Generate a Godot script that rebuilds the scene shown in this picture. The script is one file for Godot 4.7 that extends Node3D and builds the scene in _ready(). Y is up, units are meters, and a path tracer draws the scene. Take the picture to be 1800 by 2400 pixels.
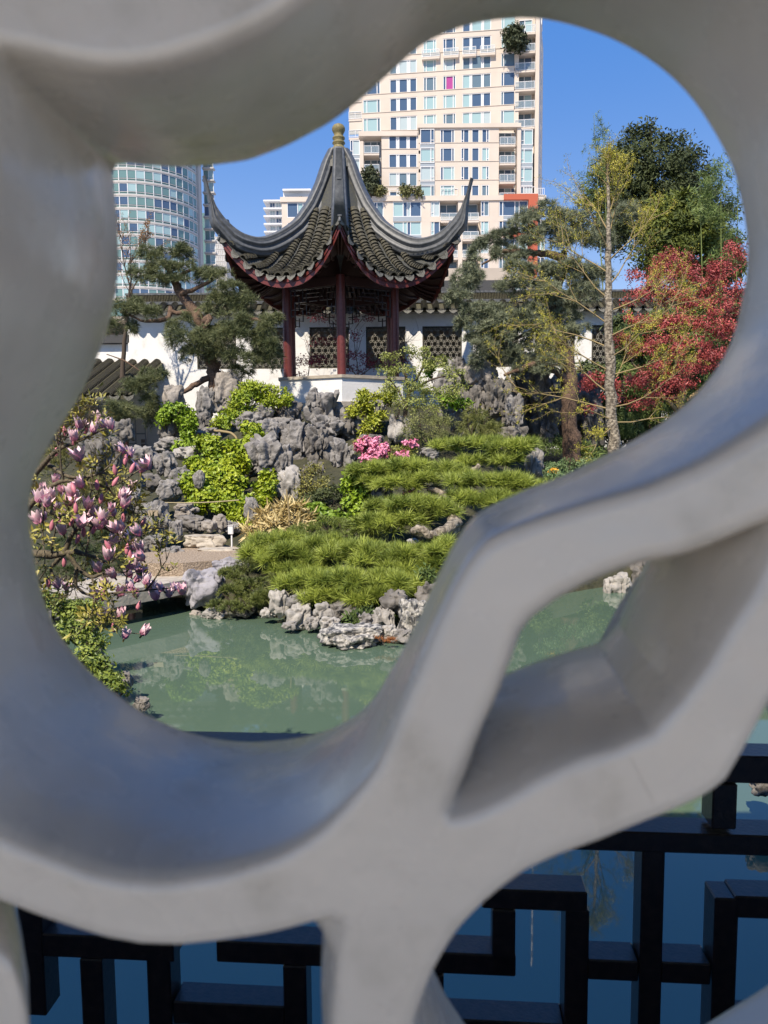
extends Node3D
# A classical garden seen through a carved stone window: camera and light first, then the setting, then the things.

const EYE := Vector3(0, 2.4, 0)
var look: Basis
var rng := RandomNumberGenerator.new()
var taken := {}
var M := {}
var kept := {}
var lumps := FastNoiseLite.new()
var cells := FastNoiseLite.new()
var fine := FastNoiseLite.new()


class Shape:
	var v := PackedVector3Array()
	var c := PackedColorArray()
	var i := PackedInt32Array()
	var col := Color(1, 1, 1)

	func p(a: Vector3) -> int:
		v.append(a)
		c.append(col)
		return v.size() - 1

	func tri(a: int, b: int, d: int) -> void:
		i.append(a); i.append(b); i.append(d)

	func quad(a: int, b: int, d: int, e: int) -> void:
		i.append_array([a, b, d, a, d, e])

	# a flat face of its own, turned away from the point «inside»
	func face(pts: Array, inside: Vector3) -> void:
		var mid := Vector3.ZERO
		for q in pts:
			mid += q
		mid /= pts.size()
		var n: Vector3 = (pts[2] - pts[0]).cross(pts[1] - pts[0])
		if n.dot(mid - inside) < 0:
			pts = pts.duplicate()
			pts.reverse()
		var k := []
		for q in pts:
			k.append(p(q))
		for j in range(1, pts.size() - 1):
			tri(k[0], k[j], k[j + 1])

	func box(at: Vector3, size: Vector3, turn := Basis.IDENTITY) -> void:
		var h := size * 0.5
		for a in 3:
			for s in [-1.0, 1.0]:
				var pts := []
				for q in [[-1, -1], [1, -1], [1, 1], [-1, 1]]:
					var r := Vector3.ZERO
					r[a] = s * h[a]
					r[(a + 1) % 3] = q[0] * h[(a + 1) % 3]
					r[(a + 2) % 3] = q[1] * h[(a + 2) % 3]
					pts.append(at + turn * r)
				face(pts, at)

	func span(lo: Vector3, hi: Vector3) -> void:
		box((lo + hi) * 0.5, (hi - lo).abs())

	# a box with chamfered edges
	func block(at: Vector3, size: Vector3, b: float, turn := Basis.IDENTITY) -> void:
		var h := size * 0.5
		var corner := func(a: int, s: Vector3) -> Vector3:
			var r := Vector3.ZERO
			for k in 3:
				r[k] = s[k] * (h[k] if k == a else h[k] - b)
			return at + turn * r
		for a in 3:
			var e := (a + 1) % 3
			var f := (a + 2) % 3
			for s in [-1.0, 1.0]:
				var pts := []
				for q in [[-1, -1], [1, -1], [1, 1], [-1, 1]]:
					var w := Vector3.ZERO
					w[a] = s; w[e] = q[0]; w[f] = q[1]
					pts.append(corner.call(a, w))
				face(pts, at)
				for s2 in [-1.0, 1.0]:
					var w1 := Vector3.ZERO
					w1[a] = s; w1[e] = s2; w1[f] = -1
					var w2 := w1
					w2[f] = 1
					face([corner.call(a, w1), corner.call(a, w2), corner.call(e, w2), corner.call(e, w1)], at)
		for x in [-1.0, 1.0]:
			for y in [-1.0, 1.0]:
				for z in [-1.0, 1.0]:
					var w := Vector3(x, y, z)
					face([corner.call(0, w), corner.call(1, w), corner.call(2, w)], at)

	func tube(pts: Array, radii: Array, sides := 6, caps := true) -> void:
		var n := pts.size()
		var t: Vector3 = (pts[1] - pts[0]).normalized()
		var u := t.cross(Vector3.UP if absf(t.y) < 0.9 else Vector3.RIGHT).normalized()
		var first := v.size()
		for k in n:
			var d: Vector3 = (pts[mini(k + 1, n - 1)] - pts[maxi(k - 1, 0)]).normalized()
			if d.length() < 0.5:
				d = t
			u = (u - d * u.dot(d)).normalized()
			var w := d.cross(u)
			for s in sides:
				var a := TAU * s / sides
				p(pts[k] + (u * cos(a) + w * sin(a)) * radii[k])
		for k in n - 1:
			for s in sides:
				var a := first + k * sides + s
				var b := first + k * sides + (s + 1) % sides
				quad(a, a + sides, b + sides, b)
		if caps:
			var e := p(pts[n - 1])
			var o := p(pts[0])
			for s in sides:
				tri(e, first + (n - 1) * sides + (s + 1) % sides, first + (n - 1) * sides + s)
				tri(o, first + s, first + (s + 1) % sides)

	# turned about the y axis through «at»; profile from bottom to top as Vector2(radius, height)
	func lathe(at: Vector3, profile: Array, sides := 16) -> void:
		var first := v.size()
		for q in profile:
			for s in sides:
				var a := TAU * s / sides
				p(at + Vector3(cos(a) * q.x, q.y, sin(a) * q.x))
		for k in profile.size() - 1:
			for s in sides:
				var a := first + k * sides + s
				var b := first + k * sides + (s + 1) % sides
				quad(a, b, b + sides, a + sides)

	func mesh(smooth := true) -> ArrayMesh:
		var n := PackedVector3Array()
		n.resize(v.size())
		if not smooth:
			var v2 := PackedVector3Array()
			var c2 := PackedColorArray()
			for k in i:
				v2.append(v[k])
				c2.append(c[k])
			v = v2
			c = c2
			for k in i.size():
				i[k] = k
			n.resize(v.size())
		for k in range(0, i.size(), 3):
			var a := i[k]
			var b := i[k + 1]
			var d := i[k + 2]
			var f := (v[d] - v[a]).cross(v[b] - v[a])
			n[a] += f; n[b] += f; n[d] += f
		for k in n.size():
			n[k] = n[k].normalized() if n[k].length_squared() > 1e-20 else Vector3.UP
		var arrays := []
		arrays.resize(Mesh.ARRAY_MAX)
		arrays[Mesh.ARRAY_VERTEX] = v
		arrays[Mesh.ARRAY_NORMAL] = n
		arrays[Mesh.ARRAY_COLOR] = c
		arrays[Mesh.ARRAY_INDEX] = i
		var m := ArrayMesh.new()
		m.add_surface_from_arrays(Mesh.PRIMITIVE_TRIANGLES, arrays)
		return m


# ---------------------------------------------------------------- nodes

func numbered(called: String) -> String:
	var k: int = taken.get(called, 0)
	taken[called] = k + 1
	return called if k == 0 else "%s_%03d" % [called, k]


func tag(o: Node3D, label: String, category := "", group := "", kind := "") -> Node3D:
	if label: o.set_meta("label", label)
	if category: o.set_meta("category", category)
	if group: o.set_meta("group", group)
	if kind: o.set_meta("kind", kind)
	return o


func thing(called: String, label: String, category: String, where := Vector3.ZERO, turn := 0.0, group := "") -> Node3D:
	var o := Node3D.new()
	o.name = numbered(called)
	add_child(o)
	o.position = where
	o.rotation.y = turn
	tag(o, label, category, group)
	return o


func put(called: String, m: Mesh, material: Material, parent: Node3D = self, xf := Transform3D()) -> MeshInstance3D:
	var o := MeshInstance3D.new()
	o.name = numbered(called) if parent == self else called
	o.mesh = m
	o.material_override = material
	parent.add_child(o, true)
	o.transform = xf
	return o


func struct(called: String, m: Mesh, material: Material, label: String, category := "") -> MeshInstance3D:
	var o := put(called, m, material)
	tag(o, label, category, "", "structure")
	return o


# many small copies as one uncountable part: leaves, needles, buds
func scatter(called: String, m: Mesh, material: Material, parent: Node3D, xfs: Array, cols: Array) -> MultiMeshInstance3D:
	var mm := MultiMesh.new()
	mm.transform_format = MultiMesh.TRANSFORM_3D
	mm.use_colors = true
	mm.mesh = m
	mm.instance_count = xfs.size()
	for k in xfs.size():
		mm.set_instance_transform(k, xfs[k])
		mm.set_instance_color(k, cols[k])
	var o := MultiMeshInstance3D.new()
	o.name = numbered(called) if parent == self else called
	o.multimesh = mm
	o.material_override = material
	o.set_meta("kind", "stuff")
	parent.add_child(o, true)
	return o


# the place at «ahead» metres in front of the eye that lies along this line of sight
func at(x: float, y: float, ahead: float) -> Vector3:
	var d := look * Vector3((x - 900.0) / 1803.0, (1200.0 - y) / 1803.0, -1.0)
	return EYE + d * (ahead / -d.z)


func m_per(ahead: float) -> float:
	return ahead / 1803.0


# ---------------------------------------------------------------- materials

func lin(r: float, g: float, b: float) -> Color:
	return Color(r, g, b).linear_to_srgb()


func noise_picture(freq: float, ramp: Array, sd: int, kind := FastNoiseLite.TYPE_SIMPLEX_SMOOTH, octaves := 5, side := 512) -> NoiseTexture2D:
	var f := FastNoiseLite.new()
	f.noise_type = kind
	f.frequency = freq
	f.fractal_octaves = octaves
	f.seed = sd
	var t := NoiseTexture2D.new()
	t.width = side
	t.height = side
	t.seamless = true
	t.noise = f
	if ramp:
		var g := Gradient.new()
		var off := PackedFloat32Array()
		var col := PackedColorArray()
		for q in ramp:
			off.append(q[0])
			col.append(lin(q[1], q[2], q[3]))
		g.offsets = off
		g.colors = col
		t.color_ramp = g
	return t


func bumps(freq: float, strength: float, sd: int, kind := FastNoiseLite.TYPE_SIMPLEX_SMOOTH, octaves := 5) -> NoiseTexture2D:
	var t := noise_picture(freq, [], sd, kind, octaves)
	t.as_normal_map = true
	t.bump_strength = strength
	return t


func plain(r: float, g: float, b: float, rough := 0.7) -> StandardMaterial3D:
	var m := StandardMaterial3D.new()
	m.albedo_color = lin(r, g, b)
	m.roughness = rough
	return m


func grain(tex: Texture2D, scale: float, rough := 0.7, normal: Texture2D = null, normal_scale := 1.0, world := true) -> StandardMaterial3D:
	var m := StandardMaterial3D.new()
	m.albedo_texture = tex
	m.roughness = rough
	m.uv1_triplanar = true
	m.uv1_world_triplanar = world
	m.uv1_scale = Vector3.ONE * scale
	if normal:
		m.normal_enabled = true
		m.normal_texture = normal
		m.normal_scale = normal_scale
	return m


func leafy(rough := 0.6, through := 0.0) -> StandardMaterial3D:
	var m := StandardMaterial3D.new()
	m.vertex_color_use_as_albedo = true
	m.roughness = rough
	m.cull_mode = BaseMaterial3D.CULL_DISABLED
	if through > 0.0:
		m.backlight_enabled = true
		m.backlight = Color(through, through, through * 0.4)
	return m


func make_materials() -> void:
	M.marble = grain(noise_picture(0.008, [[0.0, 0.46, 0.425, 0.37], [0.2, 0.64, 0.60, 0.53], [0.34, 0.71, 0.665, 0.595], [0.45, 0.73, 0.685, 0.615], [0.7, 0.745, 0.70, 0.63], [1.0, 0.79, 0.75, 0.685]], 3), 4.0, 0.36, bumps(0.03, 2.0, 4), 0.25)
	M.marble.roughness = 1.0
	M.marble.roughness_texture = noise_picture(0.012, [[0.0, 0.025, 0.025, 0.025], [0.5, 0.06, 0.06, 0.06], [1.0, 0.17, 0.17, 0.17]], 72)
	M.marble.metallic_specular = 0.62
	M.plaster = grain(noise_picture(0.01, [[0.0, 0.62, 0.60, 0.56], [0.35, 0.76, 0.75, 0.73], [1.0, 0.80, 0.79, 0.78]], 5), 0.35, 0.85, bumps(0.08, 1.5, 6), 0.3)
	M.lacquer = grain(noise_picture(0.02, [[0.0, 0.012, 0.007, 0.006], [0.6, 0.026, 0.014, 0.011], [1.0, 0.042, 0.024, 0.018]], 7), 3.0, 0.28, bumps(0.05, 2.0, 8), 0.25)
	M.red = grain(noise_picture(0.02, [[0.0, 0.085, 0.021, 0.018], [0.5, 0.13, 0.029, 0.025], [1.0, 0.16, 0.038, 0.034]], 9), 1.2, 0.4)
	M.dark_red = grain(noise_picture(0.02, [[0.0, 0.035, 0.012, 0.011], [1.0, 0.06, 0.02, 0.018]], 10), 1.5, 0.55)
	M.tile = grain(noise_picture(0.02, [[0.0, 0.028, 0.026, 0.02], [0.45, 0.058, 0.053, 0.04], [0.66, 0.085, 0.078, 0.056], [0.8, 0.08, 0.076, 0.03], [1.0, 0.11, 0.10, 0.045]], 11), 1.6, 0.8, bumps(0.06, 3.0, 12), 0.5)
	M.mossy = grain(noise_picture(0.025, [[0.0, 0.03, 0.032, 0.012], [0.4, 0.055, 0.05, 0.028], [0.65, 0.095, 0.085, 0.055], [1.0, 0.075, 0.072, 0.02]], 13), 1.8, 0.9, bumps(0.06, 4.0, 14), 0.6)
	M.ridge = grain(noise_picture(0.015, [[0.0, 0.05, 0.055, 0.06], [0.5, 0.085, 0.09, 0.097], [1.0, 0.15, 0.155, 0.16]], 15), 1.0, 0.5, bumps(0.05, 2.0, 16), 0.3)
	M.drip = grain(noise_picture(0.02, [[0.0, 0.06, 0.06, 0.05], [0.5, 0.13, 0.127, 0.11], [1.0, 0.24, 0.23, 0.21]], 17), 2.0, 0.8)
	M.finial = grain(noise_picture(0.02, [[0.0, 0.09, 0.075, 0.03], [0.5, 0.20, 0.16, 0.06], [1.0, 0.30, 0.27, 0.17]], 18), 2.0, 0.7)
	M.rock = grain(noise_picture(0.012, [[0.0, 0.085, 0.078, 0.073], [0.35, 0.17, 0.16, 0.15], [0.6, 0.25, 0.235, 0.222], [1.0, 0.40, 0.37, 0.33]], 19), 0.6, 0.85, bumps(0.03, 7.0, 20), 0.9)
	M.rock_shade_brown = grain(noise_picture(0.012, [[0.0, 0.07, 0.064, 0.058], [0.5, 0.15, 0.138, 0.125], [1.0, 0.28, 0.255, 0.225]], 21), 0.6, 0.9, bumps(0.03, 7.0, 22), 0.9)  # darker copy of rock with shade put into its colour, also for wet stones
	M.rock_pale = grain(noise_picture(0.012, [[0.0, 0.16, 0.15, 0.14], [0.45, 0.32, 0.30, 0.275], [1.0, 0.46, 0.43, 0.385]], 23), 0.6, 0.85, bumps(0.03, 6.0, 24), 0.8)
	M.rock_mottled = grain(noise_picture(0.03, [[0.0, 0.04, 0.04, 0.045], [0.45, 0.07, 0.07, 0.072], [0.52, 0.40, 0.38, 0.34], [1.0, 0.50, 0.47, 0.42]], 25), 0.8, 0.85, bumps(0.03, 6.0, 26), 0.8)
	M.slab = grain(noise_picture(0.015, [[0.0, 0.30, 0.26, 0.21], [0.5, 0.42, 0.37, 0.30], [1.0, 0.50, 0.45, 0.38]], 27), 0.7, 0.8, bumps(0.05, 3.0, 28), 0.5)
	M.bark = grain(noise_picture(0.03, [[0.0, 0.045, 0.028, 0.018], [0.45, 0.12, 0.075, 0.05], [0.75, 0.22, 0.14, 0.095], [1.0, 0.30, 0.22, 0.16]], 29), 1.6, 0.9, bumps(0.05, 9.0, 30), 1.0)
	M.grey_bark = grain(noise_picture(0.03, [[0.0, 0.05, 0.04, 0.03], [0.42, 0.14, 0.115, 0.085], [0.55, 0.32, 0.275, 0.21], [1.0, 0.46, 0.40, 0.31]], 31), 0.8, 0.9, bumps(0.05, 9.0, 32), 1.0)
	M.twig = plain(0.28, 0.21, 0.10, 0.8)
	M.dark_twig = plain(0.07, 0.05, 0.035, 0.85)
	M.soil = grain(noise_picture(0.02, [[0.0, 0.02, 0.022, 0.012], [0.5, 0.045, 0.045, 0.022], [1.0, 0.09, 0.078, 0.045]], 33), 0.5, 0.95, bumps(0.05, 8.0, 34), 1.0)
	M.gravel = grain(noise_picture(0.06, [[0.0, 0.12, 0.085, 0.06], [0.5, 0.36, 0.28, 0.20], [1.0, 0.56, 0.46, 0.35]], 35, FastNoiseLite.TYPE_CELLULAR), 1.2, 0.9, bumps(0.06, 8.0, 36, FastNoiseLite.TYPE_CELLULAR), 1.0)
	M.paving = grain(noise_picture(0.02, [[0.0, 0.46, 0.42, 0.36], [1.0, 0.62, 0.57, 0.49]], 37), 0.3, 0.85)
	M.dark_paving = grain(noise_picture(0.02, [[0.0, 0.07, 0.068, 0.065], [1.0, 0.16, 0.155, 0.145]], 39), 0.5, 0.85)
	M.needle = leafy(0.55)
	M.leaf = leafy(0.5, 0.25)
	M.matt_leaf = leafy(0.7, 0.1)
	M.petal = leafy(0.5, 0.3)
	M.cream = grain(noise_picture(0.01, [[0.0, 0.56, 0.485, 0.415], [1.0, 0.63, 0.55, 0.475]], 41), 0.05, 0.85)
	M.brick = plain(0.42, 0.10, 0.055, 0.85)
	M.white = plain(0.70, 0.70, 0.71, 0.5)
	M.concrete = plain(0.45, 0.43, 0.41, 0.85)
	M.grey_panel = plain(0.30, 0.34, 0.38, 0.4)
	M.recess = plain(0.10, 0.10, 0.11, 0.7)
	M.glass_sky_tint = plain(0.07, 0.115, 0.195, 0.08)  # blue of the mirrored sky painted into the pane colour
	M.glass_blind = plain(0.32, 0.46, 0.48, 0.12)
	M.glass_pale = plain(0.42, 0.50, 0.52, 0.12)
	M.glass_grey = plain(0.13, 0.19, 0.24, 0.08)
	M.glass_pink = plain(0.40, 0.07, 0.26, 0.2)
	M.glass_green = plain(0.14, 0.24, 0.24, 0.08)
	var rail := StandardMaterial3D.new()
	rail.albedo_color = Color(0.8, 0.86, 0.87, 0.16)
	rail.transparency = BaseMaterial3D.TRANSPARENCY_ALPHA
	rail.roughness = 0.05
	M.rail_glass = rail
	var w := StandardMaterial3D.new()
	w.albedo_color = lin(0.092, 0.142, 0.098)
	w.metallic_specular = 0.66
	w.roughness = 0.02
	w.normal_enabled = true
	w.normal_texture = bumps(0.012, 1.0, 50, FastNoiseLite.TYPE_SIMPLEX_SMOOTH, 3)
	w.normal_scale = 0.018
	w.uv1_triplanar = true
	w.uv1_world_triplanar = true
	w.uv1_scale = Vector3(0.35, 0.35, 0.35)
	M.water = w
	M.rock_tan = grain(noise_picture(0.012, [[0.0, 0.13, 0.115, 0.10], [0.45, 0.27, 0.24, 0.21], [1.0, 0.40, 0.36, 0.31]], 61), 0.6, 0.85, bumps(0.03, 5.0, 62), 0.7)
	M.rock_lilac = grain(noise_picture(0.012, [[0.0, 0.14, 0.135, 0.15], [0.45, 0.27, 0.26, 0.285], [1.0, 0.38, 0.365, 0.38]], 63), 0.6, 0.85, bumps(0.03, 6.0, 64), 0.8)
	M.tracery = grain(noise_picture(0.02, [[0.0, 0.18, 0.17, 0.14], [1.0, 0.36, 0.34, 0.29]], 66), 2.0, 0.85)
	M.slate = grain(noise_picture(0.02, [[0.0, 0.03, 0.032, 0.034], [0.6, 0.06, 0.062, 0.06], [0.8, 0.07, 0.07, 0.04], [1.0, 0.09, 0.085, 0.03]], 67), 1.2, 0.8)
	M.beige = grain(noise_picture(0.01, [[0.0, 0.42, 0.36, 0.30], [1.0, 0.50, 0.43, 0.37]], 65), 0.1, 0.85)
	M.roof_dark = plain(0.05, 0.05, 0.052, 0.7)
	M.grey_wood = plain(0.16, 0.15, 0.14, 0.8)
	M.plaque = plain(0.16, 0.10, 0.065, 0.6)
	M.brass = plain(0.28, 0.22, 0.14, 0.5)
	M.cane = plain(0.16, 0.20, 0.05, 0.5)
	M.magnolia_bark = grain(noise_picture(0.03, [[0.0, 0.045, 0.035, 0.025], [0.5, 0.10, 0.082, 0.055], [1.0, 0.26, 0.22, 0.13]], 71), 4.0, 0.85)
	M.rope = plain(0.36, 0.30, 0.17, 0.85)
	M.spandrel_green = plain(0.10, 0.17, 0.155, 0.15)


# ---------------------------------------------------------------- camera, sky, sun

func make_camera_and_light() -> void:
	look = Basis.from_euler(Vector3(deg_to_rad(-5.4), 0, -0.008))
	var cam := Camera3D.new()
	cam.name = "camera"
	cam.transform = Transform3D(look, EYE)
	add_child(cam)
	var lens := CameraAttributesPhysical.new()
	lens.frustum_focal_length = 18.03
	lens.frustum_near = 0.05
	lens.frustum_far = 4000.0
	lens.frustum_focus_distance = 18.0
	lens.exposure_aperture = 9.0
	cam.attributes = lens
	cam.current = true
	cam.fov = 67.3
	var env := Environment.new()
	env.background_mode = Environment.BG_SKY
	env.tonemap_mode = Environment.TONE_MAPPER_LINEAR
	env.tonemap_exposure = 1.6
	env.sdfgi_enabled = true
	env.ssao_enabled = true
	env.ssil_enabled = true
	var sky := ProceduralSkyMaterial.new()
	sky.sky_top_color = lin(0.04, 0.155, 0.45)
	sky.sky_horizon_color = lin(0.62, 0.77, 0.91)
	sky.sky_curve = 0.11
	sky.sky_energy_multiplier = 1.0
	sky.ground_bottom_color = lin(0.10, 0.10, 0.09)
	sky.ground_horizon_color = lin(0.30, 0.36, 0.42)
	sky.sun_angle_max = 1.0
	var s := Sky.new()
	s.sky_material = sky
	env.sky = s
	var we := WorldEnvironment.new()
	we.name = "environment"
	we.environment = env
	add_child(we)
	var sun := DirectionalLight3D.new()
	sun.name = "sun"
	var el := deg_to_rad(50.0)
	var az := deg_to_rad(24.0)
	sun.basis = Basis.looking_at(Vector3(sin(az) * cos(el), -sin(el), -cos(az) * cos(el)))
	sun.light_energy = 1.35
	sun.light_color = Color(1.0, 0.95, 0.87)
	sun.light_angular_distance = 0.5
	sun.shadow_enabled = true
	add_child(sun)


# ---------------------------------------------------------------- the carved stone window

const NEAR_FACE := 0.22
const FAR_FACE := 0.33
const STEPS := 220

# distance from «mid» to the outline in STEPS directions, corners a little softened
func reach(outline: Array, mid: Vector2) -> PackedFloat32Array:
	var r := PackedFloat32Array()
	for k in STEPS:
		var d := Vector2.from_angle(TAU * k / STEPS)
		var best := 0.0
		for j in outline.size():
			var a := Vector2(outline[j][0], outline[j][1]) - mid
			var b := Vector2(outline[(j + 1) % outline.size()][0], outline[(j + 1) % outline.size()][1]) - mid
			var e := b - a
			var den := d.cross(e)
			if absf(den) < 1e-6:
				continue
			var t := a.cross(e) / den
			var u := a.cross(d) / den
			if t > 0 and u >= -0.0001 and u <= 1.0001:
				best = maxf(best, t)
		r.append(best)
	for pass_ in 1:
		var q := r.duplicate()
		for k in STEPS:
			q[k] = r[k] * 0.5 + (r[(k + 1) % STEPS] + r[(k + STEPS - 1) % STEPS]) * 0.25
		r = q
	return r


func opening(front: Array, front_mid: Vector2, back: Array, back_mid: Vector2) -> Array:
	var rf := reach(front, front_mid)
	var rb := reach(back, back_mid)
	var f := []
	var b := []
	for k in STEPS:
		var d := Vector2.from_angle(TAU * k / STEPS)
		var a := front_mid + d * rf[k]
		var c := back_mid + d * rb[k]
		f.append(at(a.x, a.y, NEAR_FACE))
		b.append(at(c.x, c.y, FAR_FACE))
	return [f, b]


func mirrored(o: Array, x: float) -> Array:
	var r := []
	for ring in o:
		var n := []
		for k in STEPS:
			var q: Vector3 = ring[(STEPS * 3 / 2 - k) % STEPS]
			n.append(Vector3(2 * x - q.x, q.y, q.z))
		r.append(n)
	return r


# moves a ring outwards, away from the opening, by w metres
func widened(ring: Array, w: float) -> Array:
	var r := []
	var n := ring.size()
	for k in n:
		var t: Vector3 = ring[(k + 2) % n] - ring[(k + n - 2) % n]
		var out := Vector3(-t.y, t.x, 0).normalized()
		r.append(ring[k] + out * w)
	return r


func panel_face(sh: Shape, rings: Array, z: float, front: bool, lo: Vector2, hi: Vector2) -> void:
	var pts := PackedVector2Array()
	var loops := []
	for ring in rings:
		var lp := PackedVector2Array()
		for q in ring:
			lp.append(Vector2(q.x, q.y))
			pts.append(Vector2(q.x, q.y))
		loops.append(lp)
	for k in 41:
		var t := k / 40.0
		pts.append(Vector2(lerpf(lo.x, hi.x, t), lo.y + 0.00001 * (k % 3)))
		pts.append(Vector2(lerpf(lo.x, hi.x, t), hi.y - 0.00001 * (k % 3)))
		if k > 0 and k < 40:
			pts.append(Vector2(lo.x + 0.00001 * (k % 3), lerpf(lo.y, hi.y, t)))
			pts.append(Vector2(hi.x - 0.00001 * (k % 3), lerpf(lo.y, hi.y, t)))
	var step := 0.016
	var y := lo.y + step
	while y < hi.y - step * 0.5:
		var x := lo.x + step
		while x < hi.x - step * 0.5:
			var q := Vector2(x + rng.randf_range(-0.003, 0.003), y + rng.randf_range(-0.003, 0.003))
			var clear := true
			for lp in loops:
				if Geometry2D.is_point_in_polygon(q, lp):
					clear = false
					break
				for j in range(0, STEPS, 2):
					if lp[j].distance_squared_to(q) < 0.00004:
						clear = false
						break
				if not clear:
					break
			if clear:
				pts.append(q)
			x += step
		y += step
	var base := sh.v.size()
	for q in pts:
		var swell := lumps.get_noise_2d(q.x * 260.0, q.y * 260.0) * 0.0022 if front else 0.0
		sh.p(Vector3(q.x, q.y, z + swell))
	var tris := Geometry2D.triangulate_delaunay(pts)
	for k in range(0, tris.size(), 3):
		var a := pts[tris[k]]
		var b := pts[tris[k + 1]]
		var c := pts[tris[k + 2]]
		var mid := (a + b + c) / 3.0
		var solid := true
		for lp in loops:
			if Geometry2D.is_point_in_polygon(mid, lp):
				solid = false
				break
		if not solid:
			continue
		var left := (b - a).cross(c - a) > 0
		if left == front:
			sh.tri(base + tris[k], base + tris[k + 2], base + tris[k + 1])
		else:
			sh.tri(base + tris[k], base + tris[k + 1], base + tris[k + 2])


func make_stone_window() -> void:
	var main_front := [[0, 1961], [108, 2001], [180, 2036], [260, 2059], [380, 2067], [515, 2047], [651, 2001], [749, 1942], [814, 1871], [880, 1790], [918, 1700], [960, 1600], [1008, 1486], [1052, 1388], [1084, 1329], [1106, 1297], [1134, 1266], [1162, 1249], [1200, 1233], [1280, 1204], [1388, 1171], [1524, 1133], [1659, 1074], [1800, 987], [1950, 880], [2080, 700], [2150, 400], [2080, 50], [1900, -250], [1600, -420], [1250, -420], [950, -250], [780, -70], [694, 0], [624, 49], [488, 111], [380, 144], [271, 157], [180, 150], [108, 133], [0, 103], [-42, 76], [-40, 140], [-22, 300], [-18, 388], [-40, 560], [-85, 687], [-190, 890], [-294, 1105], [-331, 1284], [-320, 1440], [-279, 1582], [-204, 1761], [-90, 1890]]
	var main_back := [[277, 388], [336, 395], [423, 401], [499, 400], [586, 390], [678, 355], [770, 307], [835, 258], [900, 200], [981, 125], [1041, 95], [1106, 76], [1171, 66], [1236, 63], [1280, 69], [1345, 84], [1415, 108], [1486, 144], [1540, 182], [1589, 228], [1630, 281], [1670, 347], [1703, 412], [1722, 488], [1735, 570], [1733, 651], [1719, 732], [1697, 814], [1675, 860], [1622, 930], [1567, 981], [1497, 1027], [1415, 1068], [1307, 1122], [1225, 1155], [1160, 1188], [1117, 1213], [1095, 1250], [1068, 1312], [1036, 1380], [1008, 1442], [954, 1545], [900, 1620], [841, 1672], [787, 1698], [727, 1714], [667, 1721], [597, 1726], [521, 1720], [472, 1710], [410, 1687], [347, 1658], [282, 1611], [233, 1571], [190, 1524], [152, 1473], [122, 1410], [103, 1334], [90, 1253], [84, 1204], [89, 1140], [108, 1085], [130, 1044], [163, 992], [190, 952], [214, 908], [233, 863], [255, 812], [271, 757], [285, 694], [291, 624], [289, 553], [281, 470], [272, 410]]
	var leaf_front := [[1038, 1917], [1079, 1825], [1110, 1755], [1133, 1703], [1171, 1627], [1204, 1540], [1220, 1488], [1247, 1453], [1307, 1408], [1377, 1370], [1442, 1342], [1513, 1318], [1578, 1308], [1659, 1282], [1741, 1247], [1800, 1223], [1885, 1186], [1845, 1232], [1800, 1292], [1768, 1361], [1703, 1464], [1659, 1540], [1594, 1632], [1524, 1708], [1443, 1744], [1361, 1768], [1253, 1819], [1171, 1866], [1106, 1896]]
	var leaf_back := [[1394, 1499], [1345, 1512], [1280, 1531], [1204, 1560], [1130, 1580], [1085, 1585], [1090, 1480], [1130, 1390], [1200, 1330], [1330, 1270], [1440, 1255], [1520, 1268], [1505, 1312], [1486, 1352], [1464, 1396], [1443, 1450], [1414, 1482]]
	var low_front := [[1800, 1660], [1779, 1722], [1757, 1781], [1719, 1830], [1660, 1874], [1578, 1912], [1497, 1944], [1410, 1980], [1312, 2015], [1236, 2049], [1182, 2088], [1133, 2129], [1084, 2179], [1046, 2235], [1020, 2282], [992, 2351], [976, 2400], [968, 2500], [985, 2640], [1040, 2790], [1110, 2940], [1190, 3060], [1500, 3160], [1900, 3120], [2250, 2900], [2350, 2400], [2200, 1900], [2050, 1560], [1930, 1530], [1850, 1570]]
	var low_back := []
	for q in low_front:
		low_back.append([900 + (q[0] - 900) * 0.667, 1030 + (q[1] - 1030) * 0.667])
	var left_front := [[0, 2129], [81, 2162], [163, 2191], [244, 2216], [325, 2230], [423, 2232], [515, 2221], [624, 2202], [732, 2173], [803, 2136], [790, 2191], [781, 2251], [776, 2321], [770, 2400], [770, 2600], [765, 2850], [710, 3060], [600, 3200], [420, 3260], [230, 3180], [110, 2900], [72, 2600], [68, 2400], [54, 2332], [33, 2267], [0, 2220], [-70, 2170], [-150, 2112], [-90, 2096]]
	var left_back := []
	for q in left_front:
		left_back.append([900 + (q[0] - 900) * 0.69 - 330 * clampf((560.0 - q[0]) / 400.0, 0, 1), 1030 + (q[1] - 1030) * 0.69])
	var holes := [opening(main_front, Vector2(900, 1030), main_back, Vector2(900, 1030)),
		opening(leaf_front, Vector2(1400, 1560), leaf_back, Vector2(1330, 1410)),
		opening(low_front, Vector2(1560, 2350), low_back, Vector2(1340, 1910)),
		opening(left_front, Vector2(300, 2430), left_back, Vector2(272, 1996))]
	holes.append(mirrored(holes[0], -0.20))
	holes.append(mirrored(holes[0], 0.195))
	var sh := Shape.new()
	var lo := Vector2(-0.62, 1.83)
	var hi := Vector2(0.64, 2.92)
	var outer := []
	var inner := []
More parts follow.
